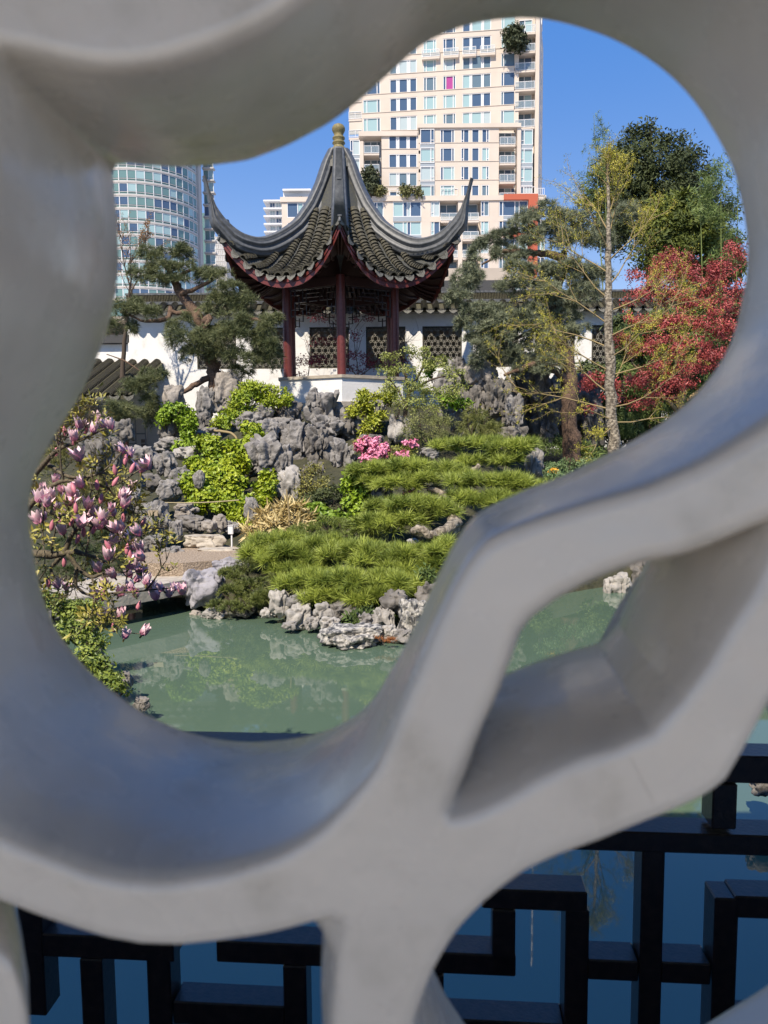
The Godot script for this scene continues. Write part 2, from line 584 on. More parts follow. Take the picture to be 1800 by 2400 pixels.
	for h in holes:
		var f: Array = h[0]
		var b: Array = h[1]
		var wide := widened(f, 0.005)
		for k in STEPS:
			wide[k].z += lumps.get_noise_2d(wide[k].x * 260.0, wide[k].y * 260.0) * 0.0022
		var wide_b := widened(b, 0.012)
		outer.append(wide)
		inner.append(wide_b)
		# lip, wall with a slight belly, and a rounded far edge
		var rings := [wide]
		for a in [0.3, 0.62, 0.95]:
			var nf := widened(f, 0.005 * (1.0 - sin(a)))
			var q1 := []
			for k in STEPS:
				q1.append(Vector3(nf[k].x, nf[k].y, wide[k].z - 0.0045 * (1.0 - cos(a))))
			rings.append(q1)
		for s in [0.06, 0.2, 0.4, 0.6, 0.78, 0.9, 1.0]:
			var ring := []
			for k in STEPS:
				var m: Vector3 = f[k].lerp(b[k], s)
				var n := (k + STEPS - 2) % STEPS
				var t: Vector3 = f[(k + 2) % STEPS].lerp(b[(k + 2) % STEPS], s) - f[n].lerp(b[n], s)
				var out := Vector3(-t.y, t.x, 0).normalized()
				var belly := -0.004 * sin(PI * s) * clampf((f[k] - b[k]).length() / 0.1, 0.0, 1.0)
				m += out * (belly + lumps.get_noise_3d(m.x * 300.0, m.y * 300.0, m.z * 300.0) * 0.003 * sin(PI * s))
				ring.append(m + Vector3(0, 0, 0.012 if s == 1.0 else 0.0) * 0.6)
			rings.append(ring)
		var edge := []
		var last := []
		for k in STEPS:
			edge.append(b[k].lerp(wide_b[k], 0.3) + Vector3(0, 0, 0.0022))
			last.append(wide_b[k])
		rings.append(edge)
		rings.append(last)
		var base := sh.v.size()
		for ring in rings:
			for q in ring:
				sh.p(q)
		for j in rings.size() - 1:
			for k in STEPS:
				var a := base + j * STEPS + k
				var c := base + j * STEPS + (k + 1) % STEPS
				sh.quad(a, c, c + STEPS, a + STEPS)
	panel_face(sh, outer, -NEAR_FACE, true, lo, hi)
	panel_face(sh, inner, -FAR_FACE, false, lo, hi)
	for e in [[lo, Vector2(hi.x, lo.y)], [Vector2(hi.x, lo.y), hi], [hi, Vector2(lo.x, hi.y)], [Vector2(lo.x, hi.y), lo]]:
		sh.face([Vector3(e[0].x, e[0].y, -NEAR_FACE), Vector3(e[1].x, e[1].y, -NEAR_FACE), Vector3(e[1].x, e[1].y, -FAR_FACE), Vector3(e[0].x, e[0].y, -FAR_FACE)], Vector3(0, 2.37, -0.275))
	var o := put("carved_stone_window", sh.mesh(), M.marble)
	tag(o, "large pale grey marble lattice of flowing loops that frames the whole garden view", "stone lattice")


func make_walkway() -> void:
	# the covered walk in which the window stands: wall, roof, paved floor, edge of the pond
	var sh := Shape.new()
	sh.span(Vector3(-7, 0.85, -0.37), Vector3(-0.62, 4.1, -0.18))
	sh.span(Vector3(0.64, 0.85, -0.37), Vector3(7, 4.1, -0.18))
	sh.span(Vector3(-0.62, 0.85, -0.37), Vector3(0.64, 1.83, -0.18))
	sh.span(Vector3(-0.62, 2.92, -0.37), Vector3(0.64, 4.1, -0.18))
	struct("walkway_wall", sh.mesh(false), M.plaster, "white plastered wall of the covered walk round the stone window", "wall")
	sh = Shape.new()
	sh.box(Vector3(0, 4.22, -0.84), Vector3(15, 0.16, 1.9), Basis(Vector3.RIGHT, -0.42))
	sh.box(Vector3(0, 4.33, 1.75), Vector3(15, 0.16, 3.5), Basis(Vector3.RIGHT, 0.14))
	sh.span(Vector3(-7.5, 4.5, -0.12), Vector3(7.5, 4.85, 0.12))
	struct("walkway_roof", sh.mesh(false), M.dark_red, "timber roof over the walk behind the stone window", "roof")
	sh = Shape.new()
	sh.span(Vector3(-40, -0.6, -1.85), Vector3(40, 0.85, 2.2))
	struct("walkway_floor", sh.mesh(false), M.dark_paving, "dark grey brick floor of the covered walk at the edge of the pond", "pavement")
	sh = Shape.new()
	sh.span(Vector3(-40, -0.6, 2.2), Vector3(40, 0.80, 60))
	struct("paved_court", sh.mesh(false), M.paving, "pale stone paving of the sunny court on the near side", "pavement")

	# unseen timber wing, added on the right to keep sky light off the window
	var t := thing("added_shade_wing", "added timber wing out of view that blocks sky light from the stone window", "building", Vector3(4.3, 0.85, -0.4))
	sh = Shape.new()
	sh.span(Vector3(0.1, -1.4, -6.6), Vector3(4.6, 0.0, 0.0))
	put("stone_footing", sh.mesh(false), M.paving, t)
	for k in 5:
		sh = Shape.new()
		sh.block(Vector3(0.12, 1.6, -0.12 - k * 1.59), Vector3(0.2, 3.2, 0.2), 0.02)
		put("post", sh.mesh(false), M.dark_red, t)
	for k in 4:
		sh = Shape.new()
		sh.block(Vector3(0.14, 1.5, -0.915 - k * 1.59), Vector3(0.06, 3.0, 1.37), 0.01)
		put("door_panel", sh.mesh(false), M.dark_red, t)
	sh = Shape.new()
	sh.box(Vector3(1.0, 3.75, -3.3), Vector3(3.4, 0.16, 7.6), Basis(Vector3(0, 0, 1), 0.42))
	sh.box(Vector3(3.9, 3.75, -3.3), Vector3(3.4, 0.16, 7.6), Basis(Vector3(0, 0, 1), -0.42))
	put("roof", sh.mesh(false), M.tile, t)


func make_railing() -> void:
	# the fretwork balustrade between window and water; its right end is a little nearer
	var turn := -atan(0.077)
	var mid := Vector3(0, 0, -1.6)
	var t := thing("fretwork_railing", "dark lacquered timber railing of angular fretwork below the stone window, above the water", "railing", mid, turn)
	var inv := t.transform.affine_inverse()
	var deep := 0.068
	var onto := func(x: float, y: float) -> Vector2:
		var d := look * Vector3((x - 900.0) / 1803.0, (1200.0 - y) / 1803.0, -1.0)
		var o: Vector3 = inv * EYE
		var e: Vector3 = inv.basis * d
		var q := o + e * (-o.z / e.z)
		return Vector2(q.x, q.y)
	# [left, top, right, bottom] of each bar as it is seen
	var bars := [[-500, 1743, 2400, 1805, 1], [-500, 1922, 2400, 1968, 1], [1670, 1838, 1728, 1945, 0], [1497, 1990, 1550, 2700, 0], [1130, 2088, 1377, 2135, 0], [1154, 2134, 1208, 2286, 0],
		[985, 2236, 1209, 2286, 0], [1322, 2134, 1377, 2700, 0], [1378, 2252, 1497, 2300, 0], [1550, 2258, 1666, 2308, 0], [1666, 2106, 1722, 2700, 0], [1723, 2106, 2000, 2158, 0], [985, 2287, 1040, 2420, 0],
		[1040, 2395, 1322, 2445, 0], [1722, 2400, 2000, 2450, 0], [42, 1985, 98, 2381, 0], [98, 2196, 406, 2250, 0], [196, 2250, 248, 2700, 0], [351, 2250, 406, 2700, 0], [406, 2354, 667, 2408, 0],
		[667, 2266, 721, 2700, 0], [507, 2216, 985, 2267, 0], [-160, 2330, 42, 2381, 0], [-160, 1985, -104, 2332, 0], [-500, 2860, 2400, 2930, 1], [780, 1985, 832, 2217, 0], [2000, 1985, 2056, 2860, 0], [820, 2408, 872, 2860, 0]]
	for b in bars:
		var p0: Vector2 = onto.call((b[0] + b[2]) * 0.5, b[1])
		var p1: Vector2 = onto.call((b[0] + b[2]) * 0.5, b[3])
		var l: Vector2 = onto.call(b[0], (b[1] + b[3]) * 0.5)
		var r: Vector2 = onto.call(b[2], (b[1] + b[3]) * 0.5)
		var x0 := l.x
		var x1 := r.x
		if b[4]:
			p0 = onto.call(900, b[1] + 9)
			p1 = onto.call(900, b[3] + 9)
			x0 = -3.4
			x1 = 3.4
		var sh := Shape.new()
		var d := deep + (0.006 if b[4] else 0.0)
		var size := Vector3(x1 - x0, p0.y - p1.y, d)
		sh.block(Vector3.ZERO, size, 0.003)
		put("rail" if size.x > size.y else "upright", sh.mesh(false), M.lacquer, t, Transform3D(Basis.IDENTITY, Vector3((x0 + x1) / 2, (p0.y + p1.y) / 2, -deep / 2)))


# ---------------------------------------------------------------- ground and water

func along(table: Array, x: float) -> float:
	var n := table.size()
	if x <= table[0][0]:
		return table[0][1]
	for k in n - 1:
		if x <= table[k + 1][0]:
			var t: float = (x - table[k][0]) / (table[k + 1][0] - table[k][0])
			var a: float = table[maxi(k - 1, 0)][1]
			var d: float = table[mini(k + 2, n - 1)][1]
			return cubic_interpolate(table[k][1], table[k + 1][1], a, d, t)
	return table[n - 1][1]


func ground_height(x: float, z: float) -> float:
	var d := -z
	var shore := along([[-12, 11.6], [-4, 11.6], [-2.6, 10.5], [-1.5, 9.9], [-0.3, 9.5], [0.6, 9.7], [2.0, 10.8], [3.6, 12.0], [8, 13.0], [30, 14.0]], x)
	var rise := along([[0, -0.6], [0.3, 0.05], [0.9, 0.45], [2.0, 0.62], [4.0, 1.35], [6.0, 2.0], [8.0, 2.8], [9.6, 3.2], [16, 3.3], [60, 3.0]], d - shore) if d > shore else -0.6
	var side := smoothstep(3.0, 5.5, absf(x + 0.9 - (d - 18.0) * 0.02))
	var h := rise * (1.0 - 0.38 * side) if rise > 0.5 else rise
	# the near bank under the magnolia
	var bank := -2.4 - maxf(d - 6.5, 0.0) * 0.62 - maxf(6.5 - d, 0.0) * 0.35
	if d < 9.0 and d > 1.9:
		h = maxf(h, clampf((bank - x) * 0.9, -0.6, 0.55) * (1.0 - smoothstep(7.6, 9.0, d)) - 0.6 * smoothstep(7.6, 9.0, d))
	if h > 0.1:
		h += lumps.get_noise_2d(x * 30.0, z * 30.0) * 0.15
	return h


func make_ground() -> void:
	var sh := Shape.new()
	var nx := 110
	var nz := 90
	for j in nz + 1:
		for k in nx + 1:
			var x := lerpf(-22, 22, float(k) / nx)
			var z := lerpf(-1.9, -38, float(j) / nz)
			sh.p(Vector3(x, ground_height(x, z), z))
	for j in nz:
		for k in nx:
			var a := j * (nx + 1) + k
			sh.quad(a, a + nx + 1, a + nx + 2, a + 1)
	struct("garden_ground", sh.mesh(), M.soil, "dark soil of the rising garden beyond the pond", "ground")
	sh = Shape.new()
	sh.face([Vector3(-2500, -0.75, 60), Vector3(2500, -0.75, 60), Vector3(2500, -0.75, -2800), Vector3(-2500, -0.75, -2800)], Vector3(0, -50, 0))
	struct("city_ground", sh.mesh(false), M.concrete, "level city ground beyond the garden", "ground")
	sh = Shape.new()
	sh.face([Vector3(-40, 0, -1.86), Vector3(40, 0, -1.86), Vector3(40, 0, -22), Vector3(-40, 0, -22)], Vector3(0, -50, 0))
	struct("pond_water", sh.mesh(false), M.water, "still milky green pond that mirrors the rocks and shrubs", "pond")
	# the gravel landing and the flat bridge that leads to it
	sh = Shape.new()
	var ring := [at(330, 1352, 10.9), at(430, 1350, 10.9), at(560, 1325, 11.3), at(640, 1275, 12.4), at(560, 1262, 12.9), at(470, 1280, 12.7), at(400, 1302, 12.2), at(330, 1318, 11.9)]
	var flat := []
	for q in ring:
		flat.append(Vector3(q.x, 0.66, q.z))
	sh.face(flat, Vector3(-3, -9, -12))
	for k in flat.size():
		var a: Vector3 = flat[k]
		var b: Vector3 = flat[(k + 1) % flat.size()]
		sh.face([a, b, b - Vector3(0, 0.5, 0), a - Vector3(0, 0.5, 0)], Vector3(-2.6, 0.5, -11.8))
	struct("gravel_path", sh.mesh(false), M.gravel, "patch of brown gravel path at the foot of the stone steps", "path")
	sh = Shape.new()
	var top := [Vector2(-6.6, -6.2), Vector2(-3.0, -10.3), Vector2(-2.35, -11.2), Vector2(-3.3, -11.9), Vector2(-8.0, -7.0)]
	var mid := Vector3(-4.6, 0.38, -9.2)
	var up := []
	for q in top:
		up.append(Vector3(q.x, 0.47, q.y))
	sh.face(up, mid)
	for k in top.size():
		var a: Vector2 = top[k]
		var b: Vector2 = top[(k + 1) % top.size()]
		sh.face([Vector3(a.x, 0.47, a.y), Vector3(b.x, 0.47, b.y), Vector3(b.x, 0.27, b.y), Vector3(a.x, 0.27, a.y)], mid)
	up = []
	for q in top:
		up.append(Vector3(q.x, 0.27, q.y))
	sh.face(up, mid)
	var br := put("stone_bridge", sh.mesh(false), M.slab)
	tag(br, "flat pale stone slab bridge over the pond behind the magnolia branches", "bridge")


# ---------------------------------------------------------------- rocks

func ball(level: int) -> Array:
	if kept.has(level):
		return kept[level]
	var g := (1.0 + sqrt(5.0)) / 2.0
	var v := []
	for q in [[-1, g, 0], [1, g, 0], [-1, -g, 0], [1, -g, 0], [0, -1, g], [0, 1, g], [0, -1, -g], [0, 1, -g], [g, 0, -1], [g, 0, 1], [-g, 0, -1], [-g, 0, 1]]:
		v.append(Vector3(q[0], q[1], q[2]).normalized())
	var f := [0, 11, 5, 0, 5, 1, 0, 1, 7, 0, 7, 10, 0, 10, 11, 1, 5, 9, 5, 11, 4, 11, 10, 2, 10, 7, 6, 7, 1, 8, 3, 9, 4, 3, 4, 2, 3, 2, 6, 3, 6, 8, 3, 8, 9, 4, 9, 5, 2, 4, 11, 6, 2, 10, 8, 6, 7, 9, 8, 1]
	for l in level:
		var mids := {}
		var g2 := []
		for k in range(0, f.size(), 3):
			var m := []
			for e in 3:
				var a: int = f[k + e]
				var b: int = f[k + (e + 1) % 3]
				var key := mini(a, b) * 100000 + maxi(a, b)
				if not mids.has(key):
					mids[key] = v.size()
					v.append((v[a] + v[b]).normalized())
				m.append(mids[key])
			g2.append_array([f[k], m[0], m[2], f[k + 1], m[1], m[0], f[k + 2], m[2], m[1], m[0], m[1], m[2]])
		f = g2
	# clockwise from outside
	for k in range(0, f.size(), 3):
		var a: Vector3 = v[f[k]]
		if ((v[f[k + 2]] - a).cross(v[f[k + 1]] - a)).dot(a) < 0:
			var s: int = f[k + 1]
			f[k + 1] = f[k + 2]
			f[k + 2] = s
	kept[level] = [v, f]
	return kept[level]


# a water-worn stone: lumpy, fluted upright, pitted
func stone_shape(half: Vector3, level: int, rough: float, sd: int, flat_top := false) -> ArrayMesh:
	var sh := Shape.new()
	var b := ball(level)
	var o := Vector3(sd * 17.3, sd * 5.1, sd * 9.7)
	var pits := []
	var r2 := RandomNumberGenerator.new()
	r2.seed = sd
	for k in int(7 * rough):
		pits.append([Vector3(r2.randf_range(-1, 1), r2.randf_range(-0.8, 1), r2.randf_range(-0.4, 1)).normalized(), r2.randf_range(0.12, 0.3), r2.randf_range(0.2, 0.55)])
	var scale := clampf(half.length() / 0.8, 0.6, 1.6)
	for d: Vector3 in b[0]:
		var e := Vector3(signf(d.x) * pow(absf(d.x), 0.8), signf(d.y) * pow(absf(d.y), 0.8), signf(d.z) * pow(absf(d.z), 0.8))
		var q := d * half * 40.0 + o
		var big := lumps.get_noise_3d(d.x * 55 + o.x, d.y * 40 + o.y, d.z * 55 + o.z)
		var flute := 1.0 - absf(lumps.get_noise_3d(q.x * 2.2 / scale, q.y * 0.7 / scale, q.z * 2.2 / scale)) * 3.2
		var crack := cells.get_noise_3d(q.x * 1.7 / scale, q.y * 1.1 / scale, q.z * 1.7 / scale)
		var g := fine.get_noise_3d(q.x * 4, q.y * 4, q.z * 4)
		var r := 1.0 + 0.38 * big - 0.24 * rough * maxf(flute, 0.0) * maxf(flute, 0.0) + 0.20 * rough * crack + 0.05 * g
		for pit in pits:
			var c: float = d.distance_to(pit[0]) / pit[1]
			if c < 1.5:
				r -= pit[2] * exp(-c * c * 2.0) * 0.6
		var w := e * maxf(r, 0.25) * half
		if flat_top:
			w.y = minf(w.y, half.y * (0.55 + 0.08 * g))
		sh.p(w)
	sh.i = PackedInt32Array(b[1])
	return sh.mesh()


func make_rocks() -> void:
	# [x, y, half width, half height (as seen), metres ahead, kind, roughness, label]
	var rows := [
		[535, 922, 33, 46, 18.6, "tan", 0.5, "smooth buff pointed boulder leaning beside the left pine's trunk"],
		[482, 945, 23, 40, 18.4, "grey", 1.0, "narrow fissured grey rock just left of the pine's trunk"],
		[407, 932, 24, 28, 18.2, "tan", 0.6, "rounded tan rock above the small hanging creeper by the white wall"],
		[398, 1006, 25, 30, 16.4, "dark", 0.8, "dark overhanging rock at the foot of the small left creeper"],
		[405, 1042, 38, 20, 16.2, "grey", 0.8, "low grey rock in front of the white wall's plaque"],
		[474, 992, 26, 24, 17.6, "dark", 1.0, "shadowed rock below the fissured stone by the left pine"],
		[490, 1018, 36, 18, 16.8, "grey", 0.9, "flat-topped grey rock between the two left creepers"],
		[612, 972, 36, 30, 17.3, "grey", 1.0, "lumpy grey rock under the bright shrub left of the pavilion base"],
		[578, 990, 34, 24, 16.9, "grey", 1.0, "grey rock with rounded knobs behind the trailing creeper"],
		[678, 970, 34, 30, 17.5, "dark", 0.9, "dark round rock in the shade at the pavilion's left plinth"],
		[655, 1000, 40, 22, 17.0, "grey", 0.9, "ridge-like grey rock below the dark round rock"],
		[768, 968, 50, 62, 17.0, "grey", 1.5, "tall fluted crag standing before the pavilion's white base"],
		[735, 935, 18, 28, 16.9, "grey", 1.2, "knobbly left shoulder of the tall fluted crag"],
		[762, 1000, 42, 30, 16.5, "grey", 1.5, "pitted cauliflower-like rock at the foot of the tall crag"],
		[818, 1005, 28, 34, 16.8, "dark", 1.4, "dark pitted rock between the tall crag and the yellow bush"],
		[699, 1040, 42, 58, 16.1, "grey", 1.3, "tall hollowed grey rock left of the dark cavity"],
		[745, 1045, 36, 46, 15.9, "dark", 1.5, "dark hollow rock with a cavity under the tall crag"],
		[803, 1072, 36, 48, 15.4, "grey", 1.4, "jagged grey rock left of the pink azalea"],
		[625, 1012, 30, 28, 16.0, "grey", 0.9, "square grey rock above the large smooth boulder"],
		[668, 1020, 24, 30, 16.3, "dark", 1.0, "shaded wedge rock behind the large smooth boulder"],
		[627, 1070, 48, 54, 15.1, "grey", 0.9, "large smooth blue-grey boulder right of the big creeper"],
		[588, 1080, 20, 36, 15.3, "dark", 1.0, "dark upright rock at the left edge of the large smooth boulder"],
		[664, 1080, 24, 40, 15.0, "grey", 1.0, "grey rock on the right shoulder of the large smooth boulder"],
		[681, 1140, 34, 44, 14.2, "pale", 0.7, "pale angular standing stone with one dark hollow behind the straw bamboo"],
		[736, 1108, 30, 34, 15.2, "dark", 1.3, "dark rock under the jagged grey rock, behind the small-leaved shrub"],
		[589, 1194, 17, 30, 13.2, "grey", 0.8, "narrow grey rock standing left of the straw-coloured bamboo"],
		[332, 1072, 38, 28, 14.8, "grey", 0.8, "broad grey boulder below the white wall's corner, behind the magnolia"],
		[390, 1088, 26, 30, 14.6, "grey", 1.1, "rough upright rock right of the broad boulder below the wall"],
		[446, 1064, 34, 18, 15.6, "pale", 0.7, "low pale rock above the top of the big creeper"],
		[312, 1172, 20, 32, 13.0, "pale", 0.7, "pale pointed rock behind the densest magnolia blossoms"],
		[366, 1212, 32, 40, 12.8, "grey", 0.8, "blocky grey rock that carries a small metal plaque"],
		[334, 1215, 18, 40, 12.9, "dark", 0.9, "dark slab-like rock left of the rock with the plaque"],
		[413, 1246, 19, 32, 12.5, "grey", 1.2, "rough grey stone standing at the left end of the steps"],
		[404, 1300, 30, 22, 12.1, "grey", 1.2, "craggy low rock at the corner of the gravel path"],
		[370, 1268, 26, 18, 12.3, "grey", 1.0, "small flat grey rock under the plaque rock"],
		[338, 1290, 26, 24, 12.2, "dark", 1.1, "dark rock behind the lower magnolia blossoms by the path"],
		[394, 1150, 27, 26, 13.8, "grey", 0.9, "grey rock above the plaque rock, left of the big creeper"],
		[355, 1130, 24, 22, 14.2, "dark", 0.9, "dark gap rock between the broad boulder and the pale pointed rock"],
		[423, 1120, 24, 28, 14.3, "grey", 0.9, "grey rock at the upper left edge of the big creeper"],
		[466, 1126, 13, 22, 13.7, "grey", 0.6, "small grey rock that pokes out of the big creeper"],
		[436, 1196, 26, 18, 13.4, "tan", 0.8, "brownish rock beside the rope at the creeper's foot"],
		[452, 1228, 42, 22, 13.0, "dark", 0.9, "dark undercut rock above the upper stone step"],
		[489, 1232, 16, 15, 12.7, "tan", 0.8, "small brown rock above the upper stone step"],
		[516, 1226, 16, 20, 12.8, "tan", 0.7, "upright brown stone behind the white lamp box"],
		[540, 1236, 20, 16, 12.9, "grey", 0.8, "grey rock behind the white lamp box, under the creeper"],
		[474, 1376, 48, 48, 10.8, "lilac", 0.6, "big smooth lilac-grey boulder at the bridge's end by the water"],
		[533, 1330, 36, 24, 11.2, "lilac", 0.7, "lilac-grey rock on top of the big boulder at the bridge"],
		[584, 1316, 22, 20, 11.3, "lilac", 0.7, "small lilac-grey rock at the path's edge left of the pine"],
		[458, 1440, 14, 10, 10.5, "tan", 0.5, "small tan rock at the waterline below the big boulder"],
		[503, 1438, 28, 15, 10.3, "pale", 0.7, "flat pale rock at the waterline left of the juniper"],
		[566, 1430, 34, 16, 10.3, "dark", 0.8, "dark low rock in the juniper's shade at the waterline"],
		[656, 1412, 24, 34, 9.9, "pale", 1.0, "pale upright rock at the water under the left end of the low pine pad"],
		[704, 1445, 34, 34, 9.6, "pale", 1.2, "pale pitted rock standing in the water under the low pine pad"],
		[756, 1436, 28, 28, 9.5, "pale", 1.2, "pale hollowed rock right of the pitted one in the water"],
		[806, 1432, 44, 28, 9.6, "dark", 1.1, "dark rock in shade behind the flat mottled shore rock"],
		[828, 1491, 74, 27, 8.9, "mottled", 0.6, "long low mottled black and white rock lying at the waterline"],
		[912, 1482, 18, 17, 8.9, "pale", 0.8, "small pale round rock at the right end of the mottled shore rock"],
		[968, 1448, 42, 46, 9.1, "mottled", 1.2, "mottled rough rock at the shore where the stone strand begins"],
		[925, 1410, 34, 30, 9.4, "dark", 1.1, "dark rock behind the small pale round rock at the shore"],
		[1010, 1400, 40, 40, 9.6, "dark", 1.1, "dark shore rock partly hidden by the window's stone strand"],
		[940, 1008, 32, 36, 16.2, "pale", 0.7, "pale smooth rock behind the azalea's green half"],
		[890, 958, 14, 22, 16.6, "grey", 0.8, "small grey rock inside the yellow-green bush"],
		[870, 1035, 30, 20, 16.0, "dark", 1.0, "dark low rock above the pink azalea"],
		[1254, 1090, 22, 40, 13.9, "grey", 1.1, "slim standing stone at the right end of the upper pine pad"],
		[1026, 1148, 22, 12, 12.9, "pale", 0.6, "small pale rock between two pine pads"],
		[1020, 1175, 30, 10, 12.4, "pale", 0.5, "flat pale stone under the middle pine pad"],
		[885, 1172, 18, 32, 13.0, "grey", 0.8, "upright grey rock right of the narrow creeper column"],
		[912, 1166, 10, 26, 13.0, "grey", 0.8, "thin grey rock beside the upright one under the pine"],
		[967, 1272, 13, 11, 10.9, "pale", 0.6, "little pale stone below the gnarled pine branch"],
		[1066, 1208, 11, 15, 11.8, "pale", 0.7, "little white stone above the right end of the gnarled branch"],
		[1006, 1062, 22, 14, 15.0, "grey", 0.7, "low grey rock behind the top pine pad, right of the azalea"],
		[1075, 868, 28, 34, 18.4, "grey", 1.2, "upright grey rock at the left top of the grotto"],
		[1130, 880, 34, 42, 18.0, "tan", 0.9, "large sunlit buff rock near the top of the grotto"],
		[1165, 935, 36, 50, 17.6, "dark", 1.4, "dark deeply hollowed rock of the grotto face"],
		[1208, 965, 24, 44, 17.2, "grey", 1.3, "grey hanging rock with a light tip in the grotto's mouth"],
		[1108, 945, 34, 44, 17.8, "dark", 1.2, "dark rock below the sunlit buff rock of the grotto"],
		[1040, 905, 26, 36, 17.9, "grey", 1.1, "grey rock at the grotto's left flank behind the pale shrub"],
		[1258, 900, 34, 48, 18.6, "dark", 1.3, "dark rock of the grotto beside the right pine's trunk"],
		[1230, 850, 34, 30, 19.0, "grey", 1.2, "arched top rock of the grotto under the white round window"],
		[1280, 990, 36, 60, 18.9, "dark", 1.2, "dark rock at the back of the grotto left of the reddish trunk"],
		[1200, 1030, 40, 34, 17.2, "dark", 1.2, "dark rock at the grotto's foot behind the pine pad"],
		[1390, 1010, 26, 50, 19.2, "dark", 1.2, "dark rock between the two right-hand trunks"],
		[1120, 960, 90, 90, 18.9, "dark", 1.5, "broad cliff-like rock that forms the back of the grotto's left half"],
		[1235, 955, 80, 110, 19.6, "dark", 1.5, "tall cliff-like rock at the back of the grotto beside the right pine"],
		[1345, 970, 80, 100, 20.2, "dark", 1.4, "cliff-like rock behind the two right-hand trunks"],
		[1090, 990, 36, 36, 16.6, "grey", 0.9, "grey rock under the weeping broom-like shrub"],
		[630, 1436, 20, 16, 9.9, "pale", 1.3, "small hollowed rock at the waterline left of the pale upright rock"],
		[680, 1466, 18, 12, 9.4, "grey", 1.0, "low wet rock in the water below the pale pitted rock"],
		[730, 1462, 20, 18, 9.4, "grey", 1.3, "pitted rock wedged between the two pale rocks in the water"],
		[775, 1462, 26, 20, 9.2, "pale", 1.3, "pale hollow rock at the left end of the mottled shore rock"],
		[860, 1455, 30, 26, 9.3, "grey", 1.4, "jagged grey rock above the middle of the mottled shore rock"],
		[900, 1448, 28, 32, 9.3, "pale", 1.4, "pale jagged rock behind the small pale round rock"],
		[940, 1490, 26, 20, 8.9, "grey", 1.2, "grey wet rock at the water beside the stone strand"],
		[700, 1408, 30, 22, 9.8, "grey", 1.2, "grey rock tucked under the middle of the low pine pad"],
		[1450, 1376, 36, 32, 11.9, "pale", 1.2, "pale craggy rock at the far shore seen through the leaf-shaped opening"],
		[1424, 1392, 10, 26, 11.8, "pale", 1.0, "thin white rock rising from the water in the leaf-shaped opening"],
		[1520, 1350, 50, 40, 12.6, "dark", 1.1, "dark rock behind the pale craggy one at the far shore"],
		[243, 1070, 44, 60, 13.6, "cave", 1.1, "dark hollow arching rock behind the magnolia, below the small tiled roof"],
		[190, 1035, 40, 40, 14.6, "dark", 1.0, "dark rock left of the hollow arching rock"],
		[290, 1010, 26, 30, 15.4, "dark", 1.1, "dark rock between the hollow arch and the white wall's corner"],
		[230, 1520, 17, 20, 7.6, "black", 0.9, "black wet rock on the near bank at the water's edge"],
		[292, 1595, 20, 20, 6.9, "black", 0.9, "black rock at the lowest tip of the near bank"],
		[160, 1470, 24, 26, 7.6, "black", 0.9, "black rock under the leafy shrub of the near bank"],
		[330, 1650, 20, 16, 6.4, "black", 0.9, "small black rock in the water off the near bank"],
		[1785, 1840, 30, 26, 4.6, "black", 0.8, "dark rock in the water behind the railing's top corner"],
	]
	var mats := {"grey": M.rock, "dark": M.rock_shade_brown, "tan": M.rock_tan, "pale": M.rock_pale, "lilac": M.rock_lilac, "mottled": M.rock_mottled, "cave": M.rock_shade_brown, "black": M.rock_shade_brown}
	var k := 0
	for r in rows:
		k += 1
		var m := m_per(r[4])
		var half := Vector3(r[2] * m * 1.12, r[3] * m * 1.08, maxf(r[2], r[3] * 0.6) * m * 0.95)
		var level := 5 if r[2] * r[3] > 1500 else (4 if r[2] * r[3] > 250 else 3)
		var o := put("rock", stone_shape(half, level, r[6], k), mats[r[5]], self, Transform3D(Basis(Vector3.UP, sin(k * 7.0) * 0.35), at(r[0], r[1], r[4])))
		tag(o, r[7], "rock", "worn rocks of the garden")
	# stone steps and slabs
	var steps := [[480, 1262, 46, 14, 12.5, "thick worn stone slab that forms the upper step", 0.5], [512, 1290, 54, 10, 12.2, "thin curved stone slab that forms the lower step at the gravel", 0.4], [372, 1322, 60, 9, 11.5, "flat stone slab between the bridge and the gravel path", 0.3]]
	for r in steps:
		k += 1
		var m := m_per(r[4])
		var o := put("stone_step", stone_shape(Vector3(r[2] * m * 1.1, r[3] * m * 1.5, r[2] * m * 0.55), 4, r[6], k, true), M.slab, self, Transform3D(Basis(), at(r[0], r[1] + r[3] * 0.3, r[4])))
		tag(o, r[5], "stone step", "stone steps by the gravel path")


# ---------------------------------------------------------------- the pavilion

const RIDGE := [[0.20, 10.08], [0.50, 9.61], [0.73, 9.03], [1.02, 8.51], [1.40, 8.02], [1.89, 7.67], [2.42, 7.44], [2.89, 7.46], [3.29, 7.67], [3.59, 7.99], [3.76, 8.35], [3.86, 8.69], [3.87, 8.83]]
const CORNER := [[0.00, 9.95], [0.50, 9.16], [0.73, 8.60], [1.00, 8.07], [1.40, 7.57], [1.90, 7.20], [2.40, 6.99], [2.90, 7.05], [3.30, 7.24], [3.50, 7.35]]
const MIDDLE := [[0.00, 9.95], [0.43, 9.11], [0.87, 7.99], [1.30, 7.26], [1.75, 6.78], [2.20, 6.44], [2.65, 6.27]]
const FLOOR_Y := 4.0
const SPREAD := 0.955

